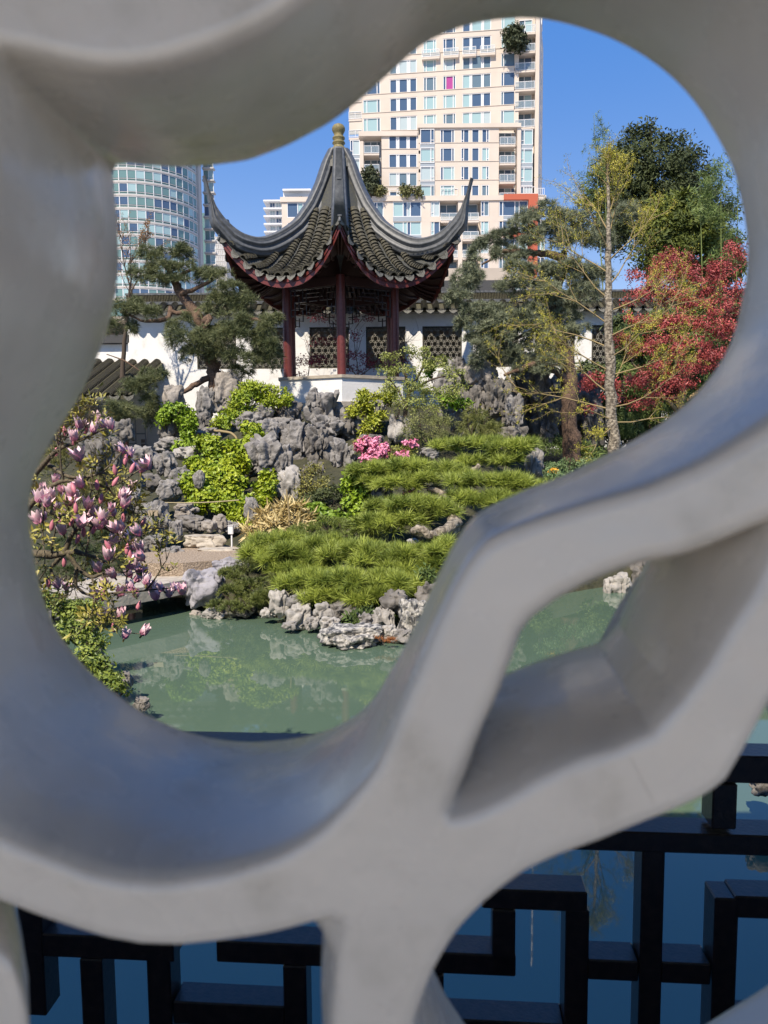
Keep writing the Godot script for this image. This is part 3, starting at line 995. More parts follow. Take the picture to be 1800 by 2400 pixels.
func roof_point(k: int, t: float, s: float) -> Vector3:
	var th := deg_to_rad((k + 0.5) * 60.0)
	var m := Vector3(sin(th), 0, cos(th))
	var l := Vector3(cos(th), 0, -sin(th))
	var r := 3.48 * t
	var a := r * 0.866 - (1.0 - s * s) * 0.36 * t * t
	var ym := along(MIDDLE, 3.014 * t - 0.36 * t * t)
	var yc := along(CORNER, r)
	return (m * a + l * (s * r * 0.5)) * SPREAD + Vector3.UP * (lerpf(ym, yc, pow(absf(s), 2.3)) - FLOOR_Y)


func make_pavilion() -> void:
	var t := thing("garden_pavilion", "hexagonal open pavilion with sweeping grey tiled roof and dark red columns on a white base", "pavilion", Vector3(-1.11, FLOOR_Y, -21.0), deg_to_rad(3.0))
	# base
	var sh := Shape.new()
	var prism := func(into: Shape, r: float, y0: float, y1: float) -> void:
		var lo := []
		var hi := []
		for k in 6:
			var d := Vector3(sin(k * PI / 3), 0, cos(k * PI / 3)) * r
			lo.append(d + Vector3.UP * y0)
			hi.append(d + Vector3.UP * y1)
		var c := Vector3.UP * (y0 + y1) / 2
		into.face(hi, c)
		into.face(lo, c)
		for k in 6:
			into.face([lo[k], lo[(k + 1) % 6], hi[(k + 1) % 6], hi[k]], c)
	prism.call(sh, 1.83, -0.66, -0.075)
	put("white_base", sh.mesh(false), M.plaster, t)
	sh = Shape.new()
	prism.call(sh, 1.88, -0.075, 0.0)
	put("coping", sh.mesh(false), M.slab, t)
	sh = Shape.new()
	prism.call(sh, 1.90, -1.6, -0.66)
	put("plinth", sh.mesh(false), M.slab, t)
	# columns with stone drums
	sh = Shape.new()
	sh.lathe(Vector3.ZERO, [Vector2(0.112, 0.0), Vector2(0.112, 1.2), Vector2(0.108, 2.44), Vector2(0.0, 2.44)], 18)
	var cm := sh.mesh()
	for k in 6:
		put("column", cm, M.red, t, Transform3D(Basis(), Vector3(sin(k * PI / 3), 0, cos(k * PI / 3)) * 1.6))
	# beams and hanging fretwork
	for k in 6:
		var a := Vector3(sin(k * PI / 3), 0, cos(k * PI / 3)) * 1.6
		var b := Vector3(sin((k + 1) * PI / 3), 0, cos((k + 1) * PI / 3)) * 1.6
		var turn := Basis.looking_at((b - a).normalized().cross(Vector3.UP), Vector3.UP)
		var mid := (a + b) / 2
		sh = Shape.new()
		sh.block(Vector3(0, 2.31, 0), Vector3(1.4, 0.22, 0.12), 0.01)
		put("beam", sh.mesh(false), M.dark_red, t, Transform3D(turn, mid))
		sh = Shape.new()
		var w := 0.022
		var bar := func(x0: float, y0: float, x1: float, y1: float) -> void:
			sh.box(Vector3((x0 + x1) / 2, (y0 + y1) / 2 - 0.1, 0), Vector3(absf(x1 - x0) + w, absf(y1 - y0) + w, 0.03))
		bar.call(-0.68, 2.28, 0.68, 2.28)
		for sx in [-1.0, 1.0]:
			bar.call(sx * 0.66, 1.62, sx * 0.66, 2.28)
			bar.call(sx * 0.66, 1.64, sx * 0.54, 1.64)
			bar.call(sx * 0.54, 1.64, sx * 0.54, 1.86)
			bar.call(sx * 0.66, 1.80, sx * 0.42, 1.80)
			bar.call(sx * 0.42, 1.80, sx * 0.42, 2.10)
			bar.call(sx * 0.54, 1.98, sx * 0.20, 1.98)
			bar.call(sx * 0.30, 1.98, sx * 0.30, 2.28)
			bar.call(sx * 0.66, 2.16, sx * 0.42, 2.16)
			bar.call(sx * 0.54, 2.16, sx * 0.54, 2.28)
			bar.call(sx * 0.20, 1.98, sx * 0.20, 2.18)
			bar.call(sx * 0.20, 2.18, 0, 2.18)
		bar.call(-0.30, 2.08, 0.30, 2.08)
		bar.call(-0.10, 1.98, 0.10, 1.98)
		var fw := put("hanging_fretwork", sh.mesh(false), M.lacquer, t, Transform3D(turn, mid))
		fw.set_meta("kind", "stuff")
	# the six roof slopes
	var arch := 7
	for k in 6:
		var n := 18
		sh = Shape.new()
		for j in n + 1:
			for q in n + 1:
				sh.p(roof_point(k, maxf(float(j) / n, 0.02), lerpf(-1, 1, float(q) / n)))
		for j in n:
			for q in n:
				var a := j * (n + 1) + q
				sh.quad(a, a + 1, a + n + 2, a + n + 1)
		put("roof_slope", sh.mesh(), M.slate, t)
		# boards and rafters below
		sh = Shape.new()
		for j in n + 1:
			for q in n + 1:
				sh.p(roof_point(k, lerpf(0.1, 0.995, float(j) / n), lerpf(-1, 1, float(q) / n)) - Vector3.UP * 0.13)
		for j in n:
			for q in n:
				var a := j * (n + 1) + q
				sh.quad(a, a + n + 1, a + n + 2, a + 1)
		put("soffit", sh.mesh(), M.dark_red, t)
		for q in 13:
			var s := lerpf(-0.96, 0.96, q / 12.0)
			sh = Shape.new()
			var pts := []
			var rr := []
			for j in 6:
				pts.append(roof_point(k, lerpf(0.5, 0.97, j / 5.0), s) - Vector3.UP * 0.17)
				rr.append(0.035)
			sh.tube(pts, rr, 5)
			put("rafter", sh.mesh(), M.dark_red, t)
		# eave board
		sh = Shape.new()
		for q in 25:
			var s := lerpf(-1, 1, q / 24.0)
			var e := roof_point(k, 0.985, s)
			var f := roof_point(k, 0.965, s)
			f.y = e.y
			for y in [-0.04, -0.25]:
				sh.p(e + Vector3.UP * y)
			for y in [-0.25, -0.04]:
				sh.p(f + Vector3.UP * y)
		for q in 24:
			for e in 4:
				var a := q * 4 + e
				var b := q * 4 + (e + 1) % 4
				sh.quad(a, b, b + 4, a + 4)
		put("eave_board", sh.mesh(false), M.red, t)
		# rows of curved cover tiles and the pale drip tiles between their ends
		for j in 11:
			var l := (j - 5) * 0.295
			var t0 := maxf(absf(l) / 1.662 + 0.05, 0.25)
			if t0 > 0.96:
				continue
			sh = Shape.new()
			var pos := []
			var step := 0.008
			var tt := t0
			var run := 0.0
			var last := roof_point(k, t0, l / (1.662 * t0))
			var marks := [last]
			while tt < 1.005:
				tt += step
				var q := roof_point(k, tt, l / (1.662 * tt))
				run += q.distance_to(last)
				last = q
				if run > 0.095:
					run = 0.0
					marks.append(q)
			if marks.size() < 2:
				continue
			var th := deg_to_rad((k + 0.5) * 60.0)
			var side := Vector3(cos(th), 0, -sin(th))
			for e in marks.size() - 1:
				var d: Vector3 = (marks[e + 1] - marks[e]).normalized()
				var up := side.cross(d)
				if up.y < 0:
					up = -up
				var wob := lumps.get_noise_2d(e * 31.0 + j * 77.0, k * 90.0) * 0.02
				var base := sh.v.size()
				for ring in [[marks[e] + up * 0.0, 0.098], [marks[e + 1] + up * 0.016, 0.124], [marks[e + 1] + up * 0.016, 0.09]]:
					for a in arch:
						var ang := PI * a / (arch - 1)
						sh.p(ring[0] + (side * cos(ang) + up * (sin(ang) * 0.95)) * ring[1] + up * wob)
				for r in 2:
					for a in arch - 1:
						var q := base + r * arch + a
						sh.quad(q, q + 1, q + arch + 1, q + arch)
			put("tile_row", sh.mesh(false), M.tile, t)
		for j in 12:
			var l := (j - 5.5) * 0.295
			var s := clampf(l / 1.662, -0.985, 0.985)
			var e := roof_point(k, 1.0, s)
			var e2 := roof_point(k, 1.0, s + 0.02)
			var side := (e2 - e).normalized()
			var th := deg_to_rad((k + 0.5) * 60.0)
			var out := Vector3(sin(th), 0, cos(th))
			out = (out - side * out.dot(side)).normalized()
			var dn := side.cross(out)
			if dn.y > 0:
				dn = -dn
			dn = (dn + out * 0.35).normalized()
			sh = Shape.new()
			var outline := []
			for q in [[-0.135, -0.045], [-0.07, 0.0], [0.0, 0.02], [0.07, 0.0], [0.135, -0.045], [0.115, 0.045], [0.06, 0.10], [0.0, 0.135], [-0.06, 0.10], [-0.115, 0.045]]:
				outline.append(side * q[0] * 0.92 + dn * q[1] * 0.85)
			var c := out * -0.01
			var ff := []
			var bb := []
			for q in outline:
				ff.append(q + out * 0.022)
				bb.append(q)
			sh.face(ff, c)
			sh.face(bb, out * 0.01)
			for q in 10:
				sh.face([ff[q], ff[(q + 1) % 10], bb[(q + 1) % 10], bb[q]], out * 0.01 + dn * 0.03)
			put("drip_tile", sh.mesh(false), M.drip, t, Transform3D(Basis(), e + out * 0.02 - Vector3.UP * 0.01))
	# ridges that end in horns
	var section := [[-0.10, 0.0], [-0.075, 0.14], [-0.105, 0.24], [-0.115, 0.33], [-0.08, 0.43], [-0.075, 0.5], [-0.105, 0.58], [-0.11, 0.66], [-0.075, 0.76], [-0.10, 0.86], [-0.085, 0.95], [-0.04, 1.0]]
	for k in 6:
		var d := Vector3(sin(k * PI / 3), 0, cos(k * PI / 3))
		var side := Vector3(cos(k * PI / 3), 0, -sin(k * PI / 3))
		sh = Shape.new()
		var rs := []
		var rr := 0.3
		while rr < 3.3:
			rs.append(rr)
			rr += 0.1
		rs.append_array([3.35, 3.42, 3.48, 3.54, 3.6, 3.66, 3.71, 3.76, 3.8, 3.83, 3.86])
		var per := section.size() * 2
		for r in rs:
			var top := along(RIDGE, r)
			var deep := top - along(CORNER, minf(r, 3.45)) + 0.05
			var drop := (along(RIDGE, minf(r + 0.04, 3.87)) - along(RIDGE, r - 0.04)) / 0.08
			if r > 3.2:
				deep = minf(deep, lerpf(0.85, 0.10, clampf((r - 3.2) / 0.6, 0, 1)))
			var w := lerpf(1.0, 0.3, clampf((r - 2.7) / 1.15, 0, 1)) * lerpf(0.75, 1.0, clampf((r - 0.3) / 0.8, 0, 1)) * 1.95
			# the section leans back with the slope
			var nrm := (Vector3.UP - d * drop).normalized()
			var lean := nrm.lerp(Vector3.UP, 0.25).normalized()
			if r > 3.2:
				lean = nrm.lerp(Vector3.UP, 0.1).normalized()
				deep = maxf(deep * maxf(nrm.y, 0.35), 0.05)
			var o = d * r * SPREAD + Vector3.UP * (top - FLOOR_Y)
			for q in section.size():
				sh.p(o + side * section[q][0] * w - lean * deep * (1.0 - section[q][1]))
			for q in section.size():
				var e: Array = section[section.size() - 1 - q]
				sh.p(o - side * e[0] * w - lean * deep * (1.0 - e[1]))
		for j in rs.size() - 1:
			for q in per:
				var a := j * per + q
				var b := j * per + (q + 1) % per
				sh.quad(a, b, b + per, a + per)
		put("roof_ridge", sh.mesh(), M.ridge, t)
		# carved scroll under the horn
		sh = Shape.new()
		var pts := []
		var radii := []
		for q in 22:
			var ang := q * 0.42
			var sp := 0.19 - q * 0.0075
			pts.append(d * (3.21 + cos(ang) * sp) + Vector3.UP * (7.22 - FLOOR_Y + sin(ang) * sp))
			radii.append(0.035)
		sh.tube(pts, radii, 6)
		put("carved_scroll", sh.mesh(), M.ridge, t)
		for q in 5:
			sh = Shape.new()
			sh.block(d * (3.345 + q * 0.053) + Vector3.UP * (7.36 + q * 0.18 - FLOOR_Y), Vector3(0.1, 0.05, 0.1), 0.01, Basis(Vector3.UP, k * PI / 3))
			put("horn_tile", sh.mesh(false), M.ridge, t)
	sh = Shape.new()
	sh.lathe(Vector3(0, -FLOOR_Y, 0), [Vector2(0.42, 9.438), Vector2(0.36, 9.624), Vector2(0.31, 9.670), Vector2(0.33, 9.725), Vector2(0.27, 9.781), Vector2(0.25, 9.873)], 18)
	put("ridge_collar", sh.mesh(), M.drip, t)
	sh = Shape.new()
	sh.lathe(Vector3(0, -FLOOR_Y, 0), [Vector2(0.24, 9.836), Vector2(0.25, 9.910), Vector2(0.21, 9.956), Vector2(0.20, 9.984), Vector2(0.15, 10.039), Vector2(0.125, 10.094), Vector2(0.17, 10.131), Vector2(0.16, 10.168), Vector2(0.12, 10.204), Vector2(0.165, 10.250), Vector2(0.16, 10.287), Vector2(0.11, 10.333), Vector2(0.135, 10.388), Vector2(0.172, 10.462), Vector2(0.17, 10.526), Vector2(0.13, 10.590), Vector2(0.06, 10.626), Vector2(0.0, 10.636)], 20)
	put("gourd_finial", sh.mesh(), M.finial, t)


# ---------------------------------------------------------------- white garden wall and the little gallery

func arch_tiles(length: float, n: int, r: float) -> ArrayMesh:
	# a row of curved tiles running along +z and down
	var sh := Shape.new()
	var arch := 7
	for e in n:
		var base := sh.v.size()
		for ring in [[e, r * 0.8, 0.0], [e + 1, r, 0.012], [e + 1, r * 0.7, 0.012]]:
			for a in arch:
				var ang := PI * a / (arch - 1)
				sh.p(Vector3(cos(ang) * ring[1], sin(ang) * ring[1] + ring[2], length * ring[0] / n))
		for q in 2:
			for a in arch - 1:
				var k: int = base + q * arch + a
				sh.quad(k, k + 1, k + arch + 1, k + arch)
	return sh.mesh(false)


func drip_shape() -> ArrayMesh:
	var sh := Shape.new()
	var ff := []
	var bb := []
	for q in [[-0.15, 0.05], [-0.08, 0.0], [0.0, -0.02], [0.08, 0.0], [0.15, 0.05], [0.12, -0.05], [0.06, -0.1], [0.0, -0.13], [-0.06, -0.1], [-0.12, -0.05]]:
		ff.append(Vector3(q[0], q[1], 0.02))
		bb.append(Vector3(q[0], q[1], 0))
	sh.face(ff, Vector3(0, 0, -1))
	sh.face(bb, Vector3(0, 0, 1))
	for q in 10:
		sh.face([ff[q], ff[(q + 1) % 10], bb[(q + 1) % 10], bb[q]], Vector3(0, -0.03, 0.01))
	return sh.mesh(false)


func make_wall() -> void:
	var t := thing("garden_wall", "long white garden wall with tiled cap and pierced tile windows behind the pavilion", "wall", Vector3(0, 0, -25))
	var left := -8.14
	var right := 13.0
	var top := 6.35
	var edges := []
	for k in 8:
		var x0 := (471 + 130.2 * k - 900) / 1803.0 * 25.0
		edges.append([x0, x0 + 91 / 1803.0 * 25.0])
	var lo_y := 4.68
	var hi_y := 5.98
	var sh := Shape.new()
	sh.span(Vector3(left, 1.5, -0.3), Vector3(right, lo_y, 0))
	sh.span(Vector3(left, hi_y, -0.3), Vector3(right, top, 0))
	var x := left
	for e in edges:
		sh.span(Vector3(x, lo_y, -0.3), Vector3(e[0], hi_y, 0))
		x = e[1]
	sh.span(Vector3(x, lo_y, -0.3), Vector3(right, hi_y, 0))
	sh.span(Vector3(left, top, -0.3), Vector3(right, top + 0.08, 0.09))
	put("plaster_wall", sh.mesh(false), M.plaster, t)
	# pierced windows made of ring-shaped roof tiles
	var grid := Shape.new()
	var w: float = edges[0][1] - edges[0][0]
	var h := hi_y - lo_y
	var pitch := 0.2
	for j in range(-1, 8):
		for k in range(-1, 8):
			var c := Vector2(-w / 2 + k * pitch + (0.5 * pitch if j % 2 else 0.0), -h / 2 + 0.03 + j * pitch * 0.9)
			for s in 14:
				var a0 := TAU * s / 14
				var a1 := TAU * (s + 1) / 14
				var p0 := c + Vector2.from_angle(a0) * pitch * 0.66
				var p1 := c + Vector2.from_angle(a1) * pitch * 0.66
				var m := (p0 + p1) / 2
				if absf(m.x) > w / 2 or absf(m.y) > h / 2:
					continue
				grid.box(Vector3(m.x, m.y, 0), Vector3(p0.distance_to(p1) + 0.004, 0.013, 0.07), Basis(Vector3(0, 0, 1), (p1 - p0).angle()))
	var gm := grid.mesh(false)
	var fr := Shape.new()
	for s in [-1.0, 1.0]:
		fr.box(Vector3(s * (w / 2 - 0.02), 0, 0), Vector3(0.04, h, 0.14))
		fr.box(Vector3(0, s * (h / 2 - 0.02), 0), Vector3(w - 0.08, 0.04, 0.14))
	var fm := fr.mesh(false)
	for e in edges:
		var o := put("pierced_window", fm, M.tile, t, Transform3D(Basis(), Vector3((e[0] + e[1]) / 2, (lo_y + hi_y) / 2, -0.075)))
		var g := put("tile_tracery", gm, M.tracery, o)
		g.set_meta("kind", "stuff")
	# cap: bed, tile rows, drip tiles, ridge of tiles on edge
	sh = Shape.new()
	sh.face([Vector3(left - 0.1, 6.420, 0.42), Vector3(right, 6.420, 0.42), Vector3(right, 6.750, -0.15), Vector3(left - 0.1, 6.750, -0.15)], Vector3(0, 0, -1))
	sh.face([Vector3(left - 0.1, 6.420, -0.72), Vector3(right, 6.420, -0.72), Vector3(right, 6.750, -0.15), Vector3(left - 0.1, 6.750, -0.15)], Vector3(0, 0, 1))
	sh.face([Vector3(left - 0.1, 6.415, 0.42), Vector3(right, 6.415, 0.42), Vector3(right, 6.415, -0.72), Vector3(left - 0.1, 6.415, -0.72)], Vector3(0, 50, 0))
	sh.face([Vector3(left - 0.1, 6.415, 0.42), Vector3(left - 0.1, 6.415, -0.72), Vector3(left - 0.1, 6.750, -0.15)], Vector3(0, 6, 0))
	put("cap_bed", sh.mesh(false), M.mossy, t)
	var slope := Basis(Vector3.RIGHT, atan(0.33 / 0.57))
	var row := arch_tiles(0.68, 7, 0.115)
	var drip := drip_shape()
	var n := int((right - left) / 0.36)
	for k in n:
		var cx := left + 0.1 + k * 0.36
		put("tile_row", row, M.tile, t, Transform3D(slope, Vector3(cx, 6.750, -0.13)))
		put("drip_tile", drip, M.drip, t, Transform3D(Basis(Vector3.RIGHT, -0.3), Vector3(cx + 0.18, 6.420, 0.43)))
	sh = Shape.new()
	sh.span(Vector3(left - 0.05, 6.730, -0.25), Vector3(right, 6.820, -0.02))
	sh.span(Vector3(left - 0.05, 7.030, -0.25), Vector3(right, 7.090, -0.02))
	put("ridge_course", sh.mesh(false), M.ridge, t)
	sh = Shape.new()
	var q := left
	while q < right:
		sh.box(Vector3(q, 6.920 + rng.randf_range(-0.008, 0.008), -0.13), Vector3(0.028, 0.22, 0.2), Basis(Vector3(0, 0, 1), rng.randf_range(0.02, 0.12)))
		q += 0.05
	var st := put("ridge_tiles_on_edge", sh.mesh(false), M.mossy, t)
	st.set_meta("kind", "stuff")
	# what is seen through the pierced windows: the shaded walk behind
	sh = Shape.new()
	sh.span(Vector3(-12, 1.5, -29.4), Vector3(14, 6.5, -29.0))
	sh.span(Vector3(-12, 6.38, -29.0), Vector3(14, 6.5, -25.8))
	var back := put("gallery_behind_wall", sh.mesh(false), M.beige)
	tag(back, "covered gallery glimpsed through the pierced windows of the white wall", "building")
	# a low parapet building whose beige band shows over the wall
	t = thing("parapet_building", "low building with a beige parapet and dark roof edge above the wall, under the tower", "building", at(1120, 1030, 48))
	var m := m_per(48)
	sh = Shape.new()
	sh.span(Vector3(-7.5, -3, -8), Vector3(2.0, 1030 * m - 683 * m, 0))
	put("walls", sh.mesh(false), M.beige, t)
	sh = Shape.new()
	sh.span(Vector3(-7.6, (1030 - 700) * m, 0.002), Vector3(2.05, (1030 - 676) * m, 1.2))
	put("dark_roof_edge", sh.mesh(false), M.roof_dark, t)
	sh = Shape.new()
	sh.span(Vector3(-3.2, (1030 - 676) * m, -6), Vector3(2.0, (1030 - 636) * m, -0.5))
	put("parapet", sh.mesh(false), M.beige, t)
	# two small plaques
	sh = Shape.new()
	sh.block(Vector3(0, 0.075, 0), Vector3(0.19, 0.11, 0.03), 0.006)
	sh.block(Vector3(0, -0.075, 0), Vector3(0.19, 0.13, 0.03), 0.006)
	var pl := put("wall_plaque", sh.mesh(false), M.plaque, self, Transform3D(Basis(), at(338, 1039, 24.9)))
	tag(pl, "small two-part brown plaque low on the white wall's left end", "plaque")
	sh = Shape.new()
	sh.block(Vector3.ZERO, Vector3(0.165, 0.095, 0.02), 0.004, Basis(Vector3.RIGHT, -0.2))
	pl = put("rock_plaque", sh.mesh(false), M.brass, self, Transform3D(Basis(), at(359, 1203, 12.32)))
	tag(pl, "small tarnished metal plaque fixed to a blocky grey rock", "plaque")


func make_gallery() -> void:
	var t := thing("tiled_gallery", "little gallery with white upper wall and mossy tiled roof beside the wall's left end", "building", at(200, 1030, 22))
	var m := m_per(22)
	var sh := Shape.new()
	sh.span(Vector3(-5, 0, -5.2), Vector3(0.38, (1030 - 780) * m, -3.2))
	put("upper_wall", sh.mesh(false), M.plaster, t)
	sh = Shape.new()
	sh.span(Vector3(-5, (1030 - 778) * m, -3.3), Vector3(0.38, (1030 - 757) * m, -3.0))
	put("window_band", sh.mesh(false), M.roof_dark, t)
	sh = Shape.new()
	var y0 := (1030 - 932) * m
	var y1 := (1030 - 862) * m
	sh.face([Vector3(-5, y0, 0.5), Vector3(1.45, y0, 0.5), Vector3(1.45, y1 + 0.45, -3.2), Vector3(-5, y1 + 0.45, -3.2)], Vector3(0, -9, -9))
	sh.face([Vector3(-5, y0 - 0.1, 0.5), Vector3(1.45, y0 - 0.1, 0.5), Vector3(1.45, y1 + 0.3, -3.2), Vector3(-5, y1 + 0.3, -3.2)], Vector3(0, 9, 9))
	sh.face([Vector3(-5, y0 - 0.1, 0.5), Vector3(1.45, y0 - 0.1, 0.5), Vector3(1.45, y0, 0.5), Vector3(-5, y0, 0.5)], Vector3(0, 0, -9))
	put("roof", sh.mesh(false), M.mossy, t)
	var slope := Basis(Vector3.RIGHT, atan((y1 + 0.45 - y0) / 3.7))
	var row := arch_tiles(3.95, 34, 0.125)
	var drip := drip_shape()
	for k in 15:
		var cx := -4.2 + k * 0.39
		put("tile_row", row, M.tile, t, Transform3D(slope, Vector3(cx, y1 + 0.46, -3.2)))
		put("drip_tile", drip, M.drip, t, Transform3D(Basis(), Vector3(cx + 0.19, y0 - 0.02, 0.52)))
	sh = Shape.new()
	sh.span(Vector3(-5, -0.8, -3.0), Vector3(1.4, y0 - 0.15, -2.9))
	put("back_wall", sh.mesh(false), M.beige, t)
	sh = Shape.new()
	for k in 12:
		var cx := -4.0 + k * 0.45
		sh.box(Vector3(cx, y0 - 0.42, 0.2), Vector3(0.03, 0.4, 0.04))
		sh.box(Vector3(cx + 0.22, y0 - 0.34 - 0.16 * (k % 2), 0.2), Vector3(0.42, 0.03, 0.04))
	sh.box(Vector3(-1.8, y0 - 0.22, 0.2), Vector3(6.4, 0.03, 0.04))
	sh.box(Vector3(-1.8, y0 - 0.62, 0.2), Vector3(6.4, 0.03, 0.04))
	var f := put("fretwork", sh.mesh(false), M.lacquer, t)
	f.set_meta("kind", "stuff")
	for cx in [-3.4, -0.6, 1.2]:
		sh = Shape.new()
		sh.lathe(Vector3.ZERO, [Vector2(0.1, -0.8), Vector2(0.1, y0 - 0.15)], 10)
		put("post", sh.mesh(), M.dark_red, t, Transform3D(Basis(), Vector3(cx, 0, 0.2)))
	var w = thing("fretted_screen", "low dark fretted screen between the small gallery and the white wall's foot", "screen", at(296, 1040, 23.5))
	for k in 5:
		sh = Shape.new()
		sh.box(Vector3(-0.6 + k * 0.3, 0, 0), Vector3(0.04, 1.6, 0.05))
		put("upright", sh.mesh(false), M.grey_wood, w)
		sh = Shape.new()
		sh.box(Vector3(-0.45 + k * 0.3, -0.6 + 0.3 * k, 0), Vector3(0.3, 0.04, 0.05))
		put("bar", sh.mesh(false), M.grey_wood, w)


# ---------------------------------------------------------------- leaves and needles

func tuft(called: String, n: int, length: float, width: float, spread: float, sd: int) -> ArrayMesh:
	if kept.has(called):
		return kept[called]
	var r := RandomNumberGenerator.new()
	r.seed = sd
	var sh := Shape.new()
	for k in n:
		var a := r.randf() * TAU
		var e := spread * sqrt(r.randf())
		var d := Vector3(sin(e) * cos(a), cos(e), sin(e) * sin(a))
		var s := d.cross(Vector3(r.randf_range(-1, 1), r.randf_range(-1, 1), r.randf_range(-1, 1))).normalized() * width * 0.5
		var o := d * length * r.randf_range(0.0, 0.15)
		var l := length * r.randf_range(0.7, 1.1)
		var tip := d * l + Vector3(0, -0.06 * l, 0)
		var b := sh.v.size()
		sh.p(o - s); sh.p(o + s); sh.p(tip)
		sh.tri(b, b + 1, b + 2)
	kept[called] = sh.mesh(false)
	return kept[called]


func leaves(called: String, n: int, length: float, width: float, ball_r: float, rise: float, sd: int) -> ArrayMesh:
	if kept.has(called):
		return kept[called]
	var r := RandomNumberGenerator.new()
	r.seed = sd
	var sh := Shape.new()
	for k in n:
		var o := Vector3(r.randf_range(-1, 1), r.randf_range(-1, 1), r.randf_range(-1, 1)) * ball_r
		var d := Vector3(r.randf_range(-1, 1), r.randf_range(-0.5, 1.0) * rise, r.randf_range(-1, 1)).normalized()
		var s := d.cross(Vector3.UP + Vector3(r.randf_range(-0.6, 0.6), 0, r.randf_range(-0.6, 0.6))).normalized()
		var nrm := s.cross(d)
		var l := length * r.randf_range(0.7, 1.2)
		var w := width * r.randf_range(0.8, 1.2) * 0.5
		var b := sh.v.size()
		sh.p(o); sh.p(o + d * l * 0.45 + s * w + nrm * w * 0.35); sh.p(o + d * l); sh.p(o + d * l * 0.45 - s * w + nrm * w * 0.35); sh.p(o + d * l * 0.5)
		sh.tri(b, b + 1, b + 4); sh.tri(b + 1, b + 2, b + 4); sh.tri(b + 4, b + 2, b + 3); sh.tri(b, b + 4, b + 3)
	kept[called] = sh.mesh(false)
	return kept[called]


var xfs := []
var cols := []

func begin() -> void:
	xfs = []
	cols = []


func one(where: Vector3, up: Vector3, size: float, c1: Color, c2: Color) -> void:
	var y := up.normalized()
	var x := y.cross(Vector3(rng.randf_range(-1, 1), rng.randf_range(-1, 1), rng.randf_range(-1, 1))).normalized()
	var s := size * rng.randf_range(0.7, 1.3)
	xfs.append(Transform3D(Basis(x, y, x.cross(y)) * s, where))
	cols.append(c1.lerp(c2, rng.randf()))


# a cloud of leaves round «mid», gathered into smaller clumps on its surface so that gaps stay between
func cloud(mid: Vector3, radii: Vector3, count: int, size: float, c1: Color, c2: Color, lift := 0.5, clumps := 8, low := -0.5) -> void:
	for b in clumps:
		var d := Vector3(rng.randf_range(-1, 1), rng.randf_range(low, 1), rng.randf_range(-1, 1)).normalized()
		var c := mid + d * radii * rng.randf_range(0.45, 0.85)
		var sub := radii * rng.randf_range(0.28, 0.48)
		var tint := c1.lerp(c2, rng.randf())
		for k in count / clumps:
			var e := Vector3(rng.randf_range(-1, 1), rng.randf_range(-0.8, 1), rng.randf_range(-1, 1)).normalized()
			one(c + e * sub * pow(rng.randf(), 0.4), e + d * 0.5 + Vector3.UP * lift, size, tint.lerp(c1, 0.35), tint.lerp(c2, 0.45))


# clouds given as [x, y, half width, half height, ahead]
func clouds(list: Array, per: float, size: float, c1: Color, c2: Color, lift := 0.5, clumps := 8, low := -0.5, thick := 0.8) -> void:
	for q in list:
		var m := m_per(q[4])
		cloud(at(q[0], q[1], q[4]), Vector3(q[2] * m, q[3] * m, minf(q[2], q[3] * 1.6) * m * thick), int(q[2] * q[3] * per), size, c1, c2, lift, clumps, low)


func grown(called: String, m: Mesh, material: Material, o: Node3D) -> MultiMeshInstance3D:
	var s := scatter(called, m, material, o, xfs, cols)
	s.position = -o.position
	return s


func wood(o: Node3D, called: String, paths: Array, material: Material, sides := 7) -> void:
	# each path: [[x, y, ahead, radius], ...]
	for path in paths:
		var sh := Shape.new()
		var pts := []
		var radii := []
		for k in path.size():
			var a: Array = path[k]
			pts.append(at(a[0], a[1], a[2]))
			radii.append(a[3])
		# softened
		var p2 := [pts[0]]
		var r2 := [radii[0]]
		for k in pts.size() - 1:
			var p0: Vector3 = pts[maxi(k - 1, 0)]
			var p3: Vector3 = pts[mini(k + 2, pts.size() - 1)]
			for s in [0.25, 0.5, 0.75, 1.0]:
				var q: Vector3 = pts[k].cubic_interpolate(pts[k + 1], p0, p3, s)
				var j: float = radii[k] * 0.25
				p2.append(q + Vector3(rng.randf_range(-j, j), rng.randf_range(-j, j), rng.randf_range(-j, j)))
				r2.append(lerpf(radii[k], radii[k + 1], s) * rng.randf_range(0.9, 1.12))
		sh.tube(p2, r2, sides)
		var b := put(called, sh.mesh(), material, o)
		b.position = -o.position


func root_at(called: String, label: String, category: String, x: float, y: float, ahead: float, group := "") -> Node3D:
	return thing(called, label, category, at(x, y, ahead), 0.0, group)


const PINE1 := Color(0.06, 0.08, 0.03)
const PINE2 := Color(0.19, 0.205, 0.085)

